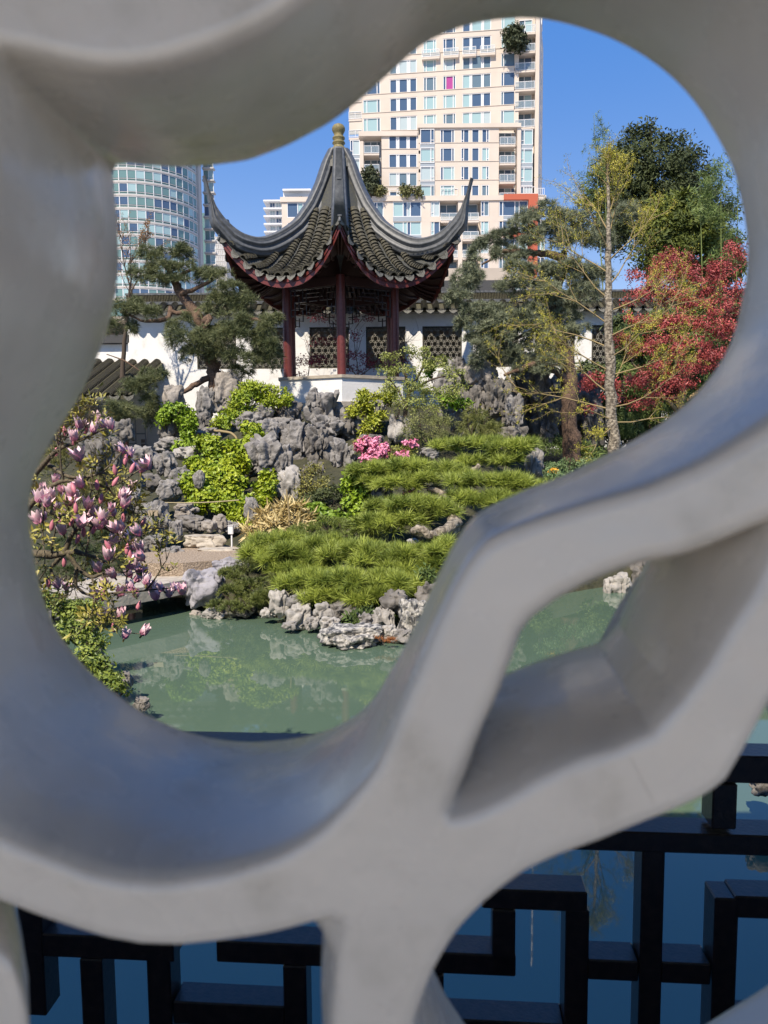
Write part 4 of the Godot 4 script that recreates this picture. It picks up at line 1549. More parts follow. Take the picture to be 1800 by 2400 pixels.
func make_left_pine() -> void:
	var o := root_at("pine_tree", "gnarled pine with olive tufts in front of the white wall, left of the pavilion", "pine tree", 506, 925, 19.0, "garden pines")
	wood(o, "trunk", [[[508, 930, 19, 0.19], [503, 880, 19, 0.17], [494, 834, 19, 0.16], [486, 790, 19, 0.15], [470, 750, 19, 0.14], [454, 728, 19.1, 0.13], [430, 692, 19.2, 0.12], [409, 662, 19.2, 0.09], [395, 630, 19.2, 0.05]]], M.bark, 9)
	wood(o, "branch", [[[492, 884, 19, 0.08], [460, 900, 18.8, 0.07], [430, 918, 18.6, 0.055], [400, 932, 18.4, 0.04]],
		[[484, 790, 19, 0.09], [500, 770, 18.8, 0.08], [540, 762, 18.6, 0.07], [590, 748, 18.5, 0.05], [630, 760, 18.4, 0.03]],
		[[478, 775, 18.9, 0.08], [482, 752, 18.6, 0.09], [492, 745, 18.5, 0.07], [470, 790, 18.5, 0.04]],
		[[424, 690, 19.1, 0.07], [460, 676, 19, 0.05], [500, 655, 18.9, 0.035]], [[409, 664, 19.1, 0.06], [430, 640, 19, 0.045], [460, 630, 19, 0.03]],
		[[400, 720, 19.2, 0.07], [395, 745, 19, 0.06], [370, 752, 18.9, 0.05], [330, 750, 18.8, 0.03], [290, 730, 18.8, 0.02]], [[454, 728, 19.1, 0.08], [420, 735, 19.1, 0.06], [396, 728, 19.1, 0.05]],
		[[400, 640, 19.2, 0.04], [370, 610, 19.2, 0.025], [350, 590, 19.2, 0.015]], [[330, 870, 18.6, 0.015], [290, 845, 18.6, 0.02], [250, 830, 18.6, 0.012]]], M.bark, 6)
	begin()
	clouds([[355, 602, 42, 26, 19.2], [335, 640, 36, 26, 19.2], [385, 632, 44, 24, 19], [420, 600, 34, 26, 19.1], [424, 590, 20, 20, 19.2], [405, 662, 46, 20, 18.9], [360, 655, 40, 22, 19], [430, 625, 30, 18, 19],
		[482, 652, 44, 26, 18.8], [508, 640, 34, 22, 18.8], [530, 690, 46, 34, 18.6], [560, 705, 38, 28, 18.6], [500, 720, 44, 28, 18.7], [560, 738, 40, 26, 18.5], [585, 700, 22, 18, 18.4],
		[300, 722, 40, 28, 18.8], [335, 735, 44, 28, 18.7], [280, 758, 44, 36, 18.7], 
		[428, 770, 40, 36, 18.6], [450, 808, 60, 46, 18.4], [480, 840, 50, 34, 18.5], [500, 790, 44, 34, 18.6], [545, 790, 48, 44, 18.3], [590, 770, 50, 44, 18.3], [620, 800, 46, 58, 18.4], [572, 840, 56, 34, 18.4], [636, 842, 34, 30, 18.5], [640, 760, 24, 26, 18.4], [560, 872, 40, 20, 18.6],
		[362, 886, 44, 26, 18.4], [340, 905, 44, 26, 18.3], [305, 912, 34, 22, 18.2], [275, 960, 34, 28, 18.1], [305, 965, 38, 28, 18.2], [340, 950, 34, 34, 18.4], [360, 985, 24, 30, 18.5], [275, 985, 34, 26, 18.2]], 0.14, 1.15, PINE1, PINE2, 0.7, 8)
	grown("needles", tuft("pine_tuft", 18, 0.135, 0.008, 1.25, 2), M.needle, o)


func make_right_pine() -> void:
	var o := root_at("pine_tree", "blue-green pine with reddish trunk and spreading tufts right of the pavilion", "pine tree", 1337, 1085, 18.0, "garden pines")
	wood(o, "trunk", [[[1340, 1092, 18, 0.22], [1336, 1020, 18, 0.20], [1332, 970, 18, 0.19], [1336, 900, 18, 0.175], [1326, 850, 18.1, 0.16], [1312, 790, 18.2, 0.14], [1300, 740, 18.3, 0.15], [1305, 680, 18.3, 0.13], [1318, 620, 18.3, 0.11], [1322, 590, 18.3, 0.07]]], M.bark, 10)
	wood(o, "branch", [[[1330, 900, 18, 0.1], [1310, 875, 17.9, 0.09], [1280, 856, 17.8, 0.08], [1250, 853, 17.7, 0.07], [1215, 868, 17.6, 0.05], [1180, 880, 17.6, 0.03]],
		[[1318, 605, 18.3, 0.1], [1290, 597, 18.2, 0.085], [1252, 592, 18.1, 0.075], [1210, 588, 18, 0.05], [1175, 590, 18, 0.04], [1155, 605, 18, 0.035], [1130, 620, 18, 0.02]],
		[[1305, 660, 18.3, 0.08], [1318, 625, 18.2, 0.06], [1345, 610, 18.2, 0.04]], [[1300, 740, 18.3, 0.08], [1260, 720, 18.1, 0.06], [1200, 725, 18, 0.04]], [[1300, 770, 18.2, 0.09], [1280, 760, 18, 0.07], [1220, 790, 17.9, 0.04], [1150, 820, 17.8, 0.02]], [[1312, 800, 18.2, 0.06], [1296, 770, 18, 0.05], [1284, 755, 17.9, 0.04]]], M.bark, 6)
	var c1 := Color(0.075, 0.095, 0.05)
	var c2 := Color(0.25, 0.27, 0.165)
	begin()
	clouds([[1100, 650, 46, 36, 17.8], [1085, 672, 34, 22, 17.8], [1115, 610, 24, 30, 17.9], [1150, 570, 34, 24, 18], [1180, 585, 42, 30, 18], [1170, 560, 26, 20, 18], [1216, 545, 40, 28, 18], [1238, 518, 40, 26, 18], [1280, 510, 46, 28, 18.1], [1320, 520, 48, 30, 18.1], [1352, 520, 34, 24, 18.2], [1275, 548, 48, 28, 18], [1310, 560, 44, 28, 18], [1240, 572, 36, 24, 17.9], [1282, 480, 18, 16, 18.1], [1225, 605, 40, 16, 17.9], [1350, 560, 40, 30, 18.2],
		[1215, 640, 46, 30, 17.8], [1262, 642, 56, 30, 17.8], [1312, 640, 52, 32, 17.9], [1360, 648, 50, 34, 18], [1240, 680, 60, 30, 17.7], [1300, 688, 60, 32, 17.8], [1360, 690, 48, 32, 18], [1190, 668, 34, 24, 17.8], [1390, 655, 40, 34, 18.2], [1405, 560, 40, 40, 18.4],
		[1120, 735, 44, 28, 17.6], [1165, 740, 54, 32, 17.6], [1205, 755, 48, 34, 17.7], [1100, 765, 40, 26, 17.6], [1150, 790, 56, 36, 17.6], [1110, 810, 42, 32, 17.6], [1180, 820, 52, 36, 17.7], [1140, 845, 50, 30, 17.7], [1195, 860, 40, 24, 17.8], [1235, 770, 44, 30, 17.8], [1260, 735, 48, 26, 17.9], [1245, 810, 34, 26, 17.9], [1160, 770, 40, 30, 17.5], [1330, 735, 40, 30, 18.1], [1215, 835, 26, 30, 17.8], [1472, 500, 40, 34, 18.6], [1300, 800, 44, 34, 17.8], [1290, 850, 40, 26, 17.8], [1345, 780, 40, 30, 17.9], [1080, 700, 40, 26, 17.7], [1250, 870, 34, 20, 17.7]], 0.16, 1.15, c1, c2, 0.6, 9)
	grown("needles", tuft("blue_tuft", 18, 0.12, 0.008, 1.3, 3), M.needle, o)


func make_low_pine() -> void:
	var o := root_at("low_pine", "broad low pine clipped into spreading yellow-green pads above the shore", "pine tree", 1010, 1400, 10.6, "garden pines")
	wood(o, "trunk", [[[1010, 1410, 10.6, 0.16], [1030, 1340, 10.8, 0.15], [1040, 1280, 11, 0.13], [1060, 1230, 11.3, 0.11], [1080, 1180, 12, 0.09], [1100, 1110, 12.8, 0.07]]], M.grey_bark, 8)
	wood(o, "branch", [[[968, 1248, 10.8, 0.055], [985, 1240, 10.7, 0.06], [1005, 1256, 10.7, 0.06], [1025, 1252, 10.8, 0.07], [1055, 1234, 11, 0.08], [1075, 1226, 11.3, 0.06]], [[1020, 1340, 10.6, 0.09], [960, 1340, 10.4, 0.07], [900, 1345, 10.3, 0.05], [800, 1330, 10.4, 0.03]], [[920, 1330, 10.3, 0.05], [921, 1350, 10.2, 0.045]], [[1030, 1300, 10.8, 0.08], [960, 1290, 10.9, 0.06], [860, 1290, 11, 0.04], [760, 1280, 11.2, 0.03]],
		[[1090, 1105, 13.1, 0.05], [1110, 1103, 13, 0.05], [1124, 1090, 13, 0.04]], [[1080, 1180, 12, 0.06], [1000, 1140, 12.6, 0.04], [930, 1130, 12.8, 0.03]], [[1010, 1400, 10.5, 0.1], [930, 1400, 10.1, 0.06], [830, 1390, 10, 0.04], [730, 1395, 10, 0.025]]], M.grey_bark, 6)
	var c1 := Color(0.095, 0.145, 0.022)
	var c2 := Color(0.38, 0.44, 0.07)
	var pads := [[[1040, 1052, 40, 16, 13.6], [1090, 1048, 44, 18, 13.5], [1140, 1050, 48, 19, 13.4], [1185, 1050, 50, 21, 13.4], [1225, 1048, 34, 16, 13.4], [1130, 1085, 60, 14, 13.3], [1190, 1085, 44, 18, 13.2]],
		[[860, 1105, 42, 18, 13], [905, 1105, 48, 21, 12.9], [955, 1100, 52, 22, 12.8], [1010, 1104, 52, 21, 12.8], [1060, 1110, 40, 18, 12.7], [930, 1135, 60, 18, 12.6], [985, 1130, 60, 21, 12.6], [880, 1130, 44, 14, 12.8]],
		[[1075, 1140, 44, 21, 12.2], [1125, 1130, 50, 21, 12.1], [1180, 1135, 52, 22, 12.1], [1230, 1140, 50, 22, 12], [1110, 1170, 56, 21, 11.9], [1165, 1175, 50, 22, 11.8], [1200, 1190, 40, 21, 11.7], [1230, 1180, 40, 24, 11.8]],
		[[900, 1200, 48, 22, 11.8], [950, 1190, 54, 24, 11.7], [1005, 1190, 48, 21, 11.7], [930, 1225, 60, 21, 11.5], [870, 1230, 44, 21, 11.6], [1040, 1200, 34, 21, 11.6], [985, 1220, 40, 16, 11.6]],
		[[610, 1278, 40, 19, 11.3], [660, 1272, 48, 22, 11.2], [640, 1310, 60, 24, 11], [700, 1300, 60, 26, 10.9], [590, 1300, 34, 21, 11.2], [680, 1335, 50, 21, 10.8], [760, 1285, 52, 22, 11], [730, 1335, 44, 21, 10.8]],
		[[790, 1300, 54, 24, 10.8], [850, 1295, 60, 26, 10.7], [910, 1300, 60, 24, 10.6], [965, 1310, 50, 26, 10.5], [1010, 1320, 44, 29, 10.5], [1030, 1300, 40, 32, 10.5], [880, 1325, 70, 21, 10.4], [970, 1345, 50, 24, 10.3]],
		[[690, 1372, 44, 19, 10.1], [740, 1365, 54, 22, 10], [800, 1362, 60, 24, 9.9], [860, 1365, 60, 24, 9.8], [920, 1370, 52, 24, 9.8], [960, 1380, 34, 21, 9.9], [760, 1395, 60, 18, 9.8], [840, 1398, 64, 19, 9.7], [910, 1398, 50, 18, 9.7]]]
	for pad in pads:
		begin()
		clouds(pad, 0.15, 1.25, c1, c2, 1.3, 10, -0.4, 1.3)
		grown("needle_pad", tuft("low_tuft", 24, 0.13, 0.008, 1.25, 4), M.needle, o)


func shrub(called: String, label: String, category: String, list: Array, per: float, m: Mesh, material: Material, c1: Color, c2: Color, lift := 0.3, clumps := 8, group := "", low := -0.5, size := 1.0) -> Node3D:
	var q: Array = list[0]
	var o := root_at(called, label, category, q[0], q[1] + q[3], q[4], group)
	begin()
	clouds(list, per, size, c1, c2, lift, clumps, low)
	grown("foliage", m, material, o)
	# a few stems inside
	var sh := Shape.new()
	for p in list:
		var c := at(p[0], p[1], p[4])
		var f := at(p[0] + rng.randf_range(-6, 6), p[1] + p[3] * 1.05, p[4])
		for s in 3:
			var mm := m_per(p[4])
			var e := c + Vector3(rng.randf_range(-0.6, 0.6) * p[2] * mm, rng.randf_range(0.0, 0.6) * p[3] * mm, rng.randf_range(-0.2, 0.2))
			sh.tube([f, (f + e) / 2 + Vector3(rng.randf_range(-0.03, 0.03), 0, 0.02), e], [0.014, 0.011, 0.006], 4)
	var st := put("stems", sh.mesh(), M.dark_twig, o)
	st.position = -o.position
	st.set_meta("kind", "stuff")
	return o


func make_shrubs() -> void:
	var ivy := leaves("creeper_leaf", 8, 0.075, 0.05, 0.07, 0.6, 5)
	var long_leaf := leaves("long_leaf", 9, 0.10, 0.032, 0.05, 0.9, 6)
	var small := leaves("small_leaf", 10, 0.05, 0.024, 0.06, 0.8, 7)
	var tiny := leaves("tiny_leaf", 12, 0.035, 0.012, 0.07, 1.0, 8)
	var g1 := Color(0.13, 0.22, 0.012)
	var g2 := Color(0.40, 0.45, 0.02)
	var g3 := Color(0.26, 0.37, 0.02)
	shrub("bright_shrub", "bright yellow-green bushy shrub beside the pavilion's white base", "shrub", [[610, 925, 56, 30, 17.3], [650, 945, 40, 24, 17.2], [580, 935, 44, 26, 17.2], [560, 962, 36, 22, 17.1], [535, 985, 32, 20, 16.9], [520, 998, 24, 16, 16.8]], 0.13, long_leaf, M.leaf, g1, g2, 0.5)
	shrub("hanging_creeper", "small yellow-green creeper hanging over a dark rock by the white wall", "creeper", [[412, 968, 40, 24, 16.2], [440, 990, 24, 40, 16.2], [438, 1020, 16, 34, 16.1], [385, 985, 20, 28, 16.2], [430, 1050, 26, 14, 16]], 0.14, ivy, M.leaf, g1, g3)
	shrub("large_creeper", "large bright creeper that covers the middle of the rockery", "creeper", [[510, 1050, 38, 30, 15.2], [480, 1040, 24, 20, 15.3], [575, 1060, 34, 26, 15.2], [600, 1030, 26, 24, 15.4], [590, 1010, 26, 20, 15.6], [500, 1095, 60, 30, 14.6], [450, 1095, 34, 26, 14.7], [560, 1095, 36, 34, 14.6], [440, 1135, 30, 36, 14.2], [490, 1135, 52, 34, 14.1], [545, 1130, 40, 30, 14.2], [470, 1170, 46, 30, 13.8], [520, 1180, 50, 32, 13.7], [565, 1170, 30, 34, 13.8], [560, 1215, 26, 26, 13.3], [575, 1240, 20, 20, 13.1], [620, 1155, 26, 36, 13.9], [630, 1125, 18, 20, 14], [455, 1195, 34, 16, 13.6], [605, 1185, 22, 24, 13.7]], 0.135, ivy, M.leaf, g1, g2)
	shrub("creeper_column", "narrow fresh green creeper column left of the upright grey rock under the pine", "creeper", [[830, 1110, 26, 20, 13.3], [822, 1140, 26, 26, 13.2], [830, 1175, 30, 24, 13.1], [845, 1195, 26, 16, 13], [860, 1150, 16, 14, 13.1]], 0.14, ivy, M.leaf, g1, Color(0.33, 0.45, 0.03))
	shrub("low_creeper", "fresh green ground creeper between the straw bamboo and the low pine", "creeper", [[740, 1200, 30, 16, 12.8], [770, 1215, 40, 14, 12.6], [715, 1195, 26, 14, 13], [800, 1220, 26, 12, 12.5]], 0.12, ivy, M.leaf, Color(0.09, 0.17, 0.012), Color(0.24, 0.34, 0.03))
	shrub("yellow_bush", "pale yellow-green bush at the right corner of the pavilion base", "shrub", [[862, 940, 34, 26, 16.8], [895, 950, 34, 30, 16.7], [850, 970, 30, 28, 16.7], [885, 985, 34, 26, 16.6], [870, 1005, 26, 16, 16.5], [915, 930, 22, 22, 16.9]], 0.12, long_leaf, M.leaf, Color(0.17, 0.22, 0.015), Color(0.46, 0.47, 0.04), 0.6)
	var o := root_at("pale_maple", "slender tree with pale green new leaves in front of the pavilion's right side", "tree", 955, 1000, 16.2)
	wood(o, "trunk", [[[952, 1010, 16.2, 0.06], [950, 960, 16.2, 0.05], [958, 920, 16.2, 0.04], [950, 880, 16.2, 0.03], [935, 840, 16.2, 0.015]], [[955, 930, 16.2, 0.04], [975, 890, 16.2, 0.03], [1000, 850, 16.2, 0.015]], [[952, 950, 16.2, 0.03], [930, 910, 16.2, 0.02], [905, 880, 16.2, 0.01]], [[960, 920, 16.2, 0.03], [1010, 890, 16.1, 0.02], [1060, 880, 16.1, 0.01]]], M.dark_twig, 5)
	begin()
	clouds([[920, 842, 30, 16, 16.2], [955, 830, 26, 16, 16.2], [1000, 830, 34, 16, 16.2], [1035, 850, 30, 16, 16.2], [905, 875, 26, 16, 16.1], [945, 870, 34, 18, 16.1], [1000, 868, 34, 18, 16.1], [1060, 880, 32, 18, 16], [925, 910, 34, 20, 16], [980, 905, 40, 22, 15.9], [1020, 925, 38, 22, 15.9], [950, 945, 36, 24, 15.9], [1060, 925, 34, 22, 15.9], [995, 955, 40, 22, 15.8], [1085, 905, 20, 16, 16]], 0.075, 1.0, Color(0.14, 0.18, 0.03), Color(0.38, 0.40, 0.11), 0.4, 7)
	grown("foliage", small, M.leaf, o)
	shrub("fern_patch", "vivid green leafy patch in the gap of the rocks right of the pale tree", "shrub", [[1060, 940, 30, 16, 16.3], [1010, 875, 12, 22, 16.5], [1085, 950, 20, 12, 16.2]], 0.13, ivy, M.leaf, Color(0.10, 0.22, 0.012), Color(0.26, 0.42, 0.02))
	shrub("olive_shrub", "fine-leaved olive shrub above the pink azalea", "shrub", [[980, 990, 40, 34, 15.7], [1030, 1000, 40, 34, 15.6], [1005, 1025, 50, 24, 15.4], [960, 1020, 30, 20, 15.5], [930, 960, 18, 22, 16]], 0.1, tiny, M.matt_leaf, Color(0.09, 0.11, 0.03), Color(0.25, 0.26, 0.08), 0.8)
	shrub("weeping_broom", "weeping broom-like olive green shrub hanging down the grotto side", "shrub", [[1115, 965, 26, 26, 16], [1135, 990, 30, 30, 15.9], [1155, 1015, 28, 24, 15.8], [1105, 1000, 30, 30, 15.8], [1170, 1035, 22, 14, 15.7]], 0.14, tuft("broom_tuft", 18, 0.16, 0.006, 0.5, 9), M.needle, Color(0.10, 0.12, 0.03), Color(0.24, 0.25, 0.07), -0.9)
	# azaleas in flower
	o = shrub("azalea_bush", "rounded azalea bush covered in pink flowers in the middle of the rockery", "shrub", [[862, 1055, 34, 26, 14.9], [905, 1068, 34, 22, 14.8], [950, 1062, 30, 20, 14.8], [925, 1080, 36, 14, 14.7]], 0.1, small, M.leaf, Color(0.13, 0.17, 0.03), Color(0.34, 0.34, 0.07))
	begin()
	clouds([[862, 1047, 32, 24, 14.8], [890, 1065, 34, 22, 14.7], [870, 1078, 26, 14, 14.65], [845, 1045, 18, 14, 14.8]], 0.2, 1.0, Color(0.62, 0.15, 0.28), Color(0.85, 0.38, 0.52), 0.5, 12, -0.2)
	clouds([[960, 1045, 24, 12, 14.7], [940, 1070, 26, 10, 14.65]], 0.12, 1.0, Color(0.62, 0.15, 0.28), Color(0.85, 0.38, 0.52), 0.5, 8, 0.0)
	grown("flowers", leaves("flower", 7, 0.05, 0.045, 0.035, 0.8, 10), M.petal, o)
	o = shrub("small_azalea", "small azalea with pink flowers half hidden behind the middle pine pad", "shrub", [[965, 1165, 18, 10, 12.9]], 0.15, small, M.leaf, Color(0.10, 0.13, 0.03), Color(0.25, 0.27, 0.06))
	begin()
	clouds([[962, 1160, 18, 8, 12.85]], 0.5, 0.8, Color(0.6, 0.1, 0.25), Color(0.8, 0.3, 0.45))
	grown("flowers", leaves("flower", 7, 0.05, 0.045, 0.035, 0.8, 10), M.petal, o)
	shrub("reddish_shrub", "loose small-leaved shrub with reddish young leaves right of the standing stone", "shrub", [[730, 1110, 30, 26, 14.2], [750, 1140, 34, 30, 14], [715, 1150, 24, 30, 14]], 0.07, small, M.leaf, Color(0.12, 0.13, 0.03), Color(0.30, 0.27, 0.06))
	shrub("dark_shrub", "dark small-leaved shrub below the reddish one, above the green creeper", "shrub", [[770, 1170, 40, 30, 13.4], [735, 1180, 30, 22, 13.4], [800, 1195, 30, 22, 13.2]], 0.09, small, M.matt_leaf, Color(0.035, 0.05, 0.015), Color(0.10, 0.12, 0.035))
	shrub("straw_bamboo", "low bamboo clump with dry straw-coloured leaves in front of the standing stone", "bamboo", [[640, 1218, 40, 24, 12.6], [685, 1205, 40, 24, 12.6], [610, 1240, 34, 20, 12.4], [665, 1240, 46, 22, 12.3], [710, 1225, 34, 20, 12.5], [600, 1255, 20, 12, 12.2]], 0.075, leaves("straw_leaf", 9, 0.17, 0.032, 0.06, 0.7, 11), M.leaf, Color(0.38, 0.28, 0.10), Color(0.70, 0.58, 0.30), 0.7)
	shrub("feathery_juniper", "feathery light green juniper between the straw bamboo and the low pine", "juniper", [[720, 1245, 44, 22, 11.9], [775, 1235, 50, 26, 11.9], [820, 1240, 46, 26, 11.8], [700, 1265, 46, 18, 11.7], [770, 1265, 60, 20, 11.6], [850, 1255, 40, 20, 11.6]], 0.13, tuft("juniper_tuft", 22, 0.075, 0.006, 1.0, 12), M.needle, Color(0.10, 0.14, 0.03), Color(0.23, 0.28, 0.06), 0.8)
	shrub("shore_juniper", "dark feathery juniper spilling over the shore left of the low pine", "juniper", [[560, 1350, 44, 24, 10.6], [600, 1375, 44, 26, 10.4], [545, 1395, 44, 22, 10.3], [590, 1410, 48, 22, 10.2], [520, 1420, 34, 14, 10.2], [640, 1365, 34, 22, 10.5], [630, 1400, 40, 24, 10.2], [575, 1330, 34, 18, 10.8], [555, 1425, 44, 12, 10.1]], 0.13, tuft("juniper_tuft", 22, 0.075, 0.006, 1.0, 12), M.needle, Color(0.06, 0.085, 0.02), Color(0.19, 0.215, 0.05), 0.5)
	shrub("shore_fern", "dark leafy undergrowth beneath the low pine at the waterline", "shrub", [[880, 1430, 44, 20, 9.7], [930, 1440, 40, 24, 9.5], [850, 1450, 40, 18, 9.4], [1000, 1370, 34, 34, 10], [770, 1415, 44, 14, 9.8], [1050, 1290, 30, 34, 11]], 0.08, long_leaf, M.matt_leaf, Color(0.03, 0.055, 0.012), Color(0.10, 0.15, 0.03), 0.3)
	shrub("blue_groundcover", "low blue-green groundcover with a few orange flowers at the foot of the reddish trunk", "groundcover", [[1300, 1100, 40, 14, 15.5], [1340, 1090, 44, 14, 16.5], [1270, 1120, 26, 12, 14.5], [1380, 1085, 34, 12, 17], [1310, 1120, 40, 14, 14]], 0.12, small, M.leaf, Color(0.08, 0.15, 0.05), Color(0.24, 0.32, 0.14))
	begin()
	clouds([[1300, 1108, 22, 10, 14.6]], 0.25, 0.9, Color(0.75, 0.33, 0.02), Color(0.85, 0.55, 0.04), 0.6, 8, 0.0)
	grown("flowers", leaves("orange_flower", 6, 0.04, 0.03, 0.03, 0.8, 13), M.petal, get_child(get_child_count() - 1))
	shrub("bamboo_thicket", "bamboo thicket in the shade behind the two right-hand trunks", "bamboo", [[1290, 1000, 40, 50, 19.6], [1380, 1000, 40, 60, 19.8], [1420, 960, 40, 50, 20], [1470, 1000, 40, 50, 19], [1350, 940, 40, 40, 20], [1280, 1050, 40, 30, 18.8], [1390, 1060, 40, 24, 18.6], [1520, 960, 40, 40, 19.4], [1560, 1000, 50, 50, 19.4], [1620, 960, 50, 60, 19.6], [1680, 900, 50, 60, 19.8], [1500, 900, 50, 50, 20], [1560, 860, 60, 60, 20.2], [1640, 840, 60, 60, 20.2], [1700, 800, 50, 60, 20.2], [1460, 880, 50, 50, 20.4], [1480, 800, 50, 50, 20.6], [1560, 760, 60, 50, 20.6], [1640, 740, 60, 60, 20.6]], 0.085, leaves("bamboo_leaf", 10, 0.14, 0.018, 0.08, 0.5, 14), M.matt_leaf, Color(0.05, 0.09, 0.02), Color(0.20, 0.27, 0.07), 0.1)
	shrub("dark_hedge", "dense green hedge behind the red maple", "hedge", [[1400, 900, 60, 60, 21.6], [1480, 860, 60, 60, 21.6], [1560, 830, 70, 70, 21.6], [1640, 800, 70, 70, 21.6], [1710, 780, 60, 80, 21.6], [1420, 1000, 60, 60, 21.2], [1500, 960, 70, 70, 21.2], [1580, 930, 70, 70, 21.2], [1650, 900, 70, 70, 21.2], [1470, 780, 50, 50, 21.8], [1520, 1030, 60, 50, 21]], 0.06, leaves("hedge_leaf", 12, 0.16, 0.07, 0.16, 0.6, 30), M.matt_leaf, Color(0.04, 0.06, 0.018), Color(0.12, 0.15, 0.04), 0.2, 10)
	shrub("far_bank_shrub", "leafy shrubs overhanging the far right bank of the pond", "shrub", [[1330, 1345, 50, 30, 12.4], [1400, 1330, 50, 40, 12.9], [1480, 1310, 60, 40, 13.2], [1560, 1310, 60, 50, 13.3], [1640, 1300, 60, 50, 13.5], [1260, 1345, 50, 34, 11.9], [1180, 1330, 50, 40, 11.2]], 0.08, long_leaf, M.matt_leaf, Color(0.04, 0.065, 0.015), Color(0.11, 0.15, 0.035), 0.3)
	shrub("bank_planting", "mixed leafy planting on the sloping bank right of the two bare trunks", "shrub", [[1500, 1090, 70, 26, 16], [1600, 1080, 80, 30, 16.4], [1720, 1080, 80, 30, 16.6], [1560, 1160, 80, 30, 15], [1680, 1160, 90, 34, 15], [1820, 1150, 90, 40, 15.4], [1620, 1230, 90, 30, 14.2], [1760, 1230, 90, 34, 14.2], [1440, 1180, 60, 24, 14.6], [1900, 1230, 90, 40, 14.4]], 0.05, long_leaf, M.matt_leaf, Color(0.05, 0.08, 0.018), Color(0.18, 0.22, 0.05), 0.3)
	# greenery on the left, behind and below the magnolia
	shrub("dark_juniper", "dark green juniper bed behind the lower magnolia branches", "juniper", [[180, 1275, 60, 26, 11.4], [260, 1260, 60, 26, 11.6], [130, 1300, 50, 30, 11], [220, 1310, 60, 26, 11], [290, 1300, 40, 26, 11.4], [150, 1345, 60, 20, 10.6], [250, 1335, 50, 16, 10.9]], 0.1, tuft("juniper_tuft", 22, 0.075, 0.006, 1.0, 12), M.needle, Color(0.03, 0.05, 0.018), Color(0.10, 0.13, 0.04), 0.5)
	shrub("grassy_slope", "yellowish grassy shrub on the slope behind the magnolia blossoms", "shrub", [[230, 1130, 60, 30, 13.4], [180, 1150, 60, 34, 13], [260, 1180, 50, 34, 12.8], [150, 1210, 60, 34, 12.4], [220, 1225, 60, 30, 12.2], [140, 1090, 50, 40, 13.6], [260, 1090, 40, 26, 14]], 0.06, tuft("grass_tuft", 16, 0.16, 0.008, 0.8, 15), M.needle, Color(0.10, 0.11, 0.03), Color(0.27, 0.25, 0.08), 0.9)
	shrub("bank_shrub", "glossy leafy shrub on the near bank at the pond's left edge", "shrub", [[165, 1430, 50, 26, 7.4], [210, 1425, 44, 22, 7.5], [180, 1480, 50, 30, 7.1], [225, 1500, 30, 24, 7.1], [205, 1540, 40, 26, 6.8], [240, 1560, 30, 22, 6.7], [250, 1595, 40, 22, 6.4], [275, 1620, 30, 16, 6.3], [120, 1420, 40, 40, 7.4], [130, 1500, 50, 40, 7], [180, 1570, 50, 40, 6.6]], 0.055, leaves("bank_leaf", 10, 0.05, 0.02, 0.05, 0.9, 16), M.leaf, Color(0.06, 0.11, 0.015), Color(0.27, 0.32, 0.05), 0.6)


# a bare or budding crown: returns the twig tips
func branching(sh: Shape, a: Vector3, d: Vector3, length: float, r: float, depth: int, spread: float, rise: float, tips: Array) -> void:
	var pts := [a]
	var radii := [r]
	var p := a
	var e := d.normalized()
	for k in 4:
		e = (e + Vector3(rng.randf_range(-1, 1), rng.randf_range(-1, 1), rng.randf_range(-1, 1)) * 0.16 + Vector3.UP * rise * 0.12).normalized()
		p += e * length / 4
		pts.append(p)
		radii.append(r * (1.0 - 0.16 * (k + 1)))
		if depth > 0 and k > 0:
			for s in (2 if depth > 1 else 1):
				var side := e.cross(Vector3(rng.randf_range(-1, 1), rng.randf_range(-1, 1), rng.randf_range(-1, 1))).normalized()
				branching(sh, p, e + side * spread, length * rng.randf_range(0.35, 0.6), r * 0.5, depth - 1, spread, rise, tips)
		tips.append([p, e])
	sh.tube(pts, radii, 4 if r < 0.02 else 5, false)


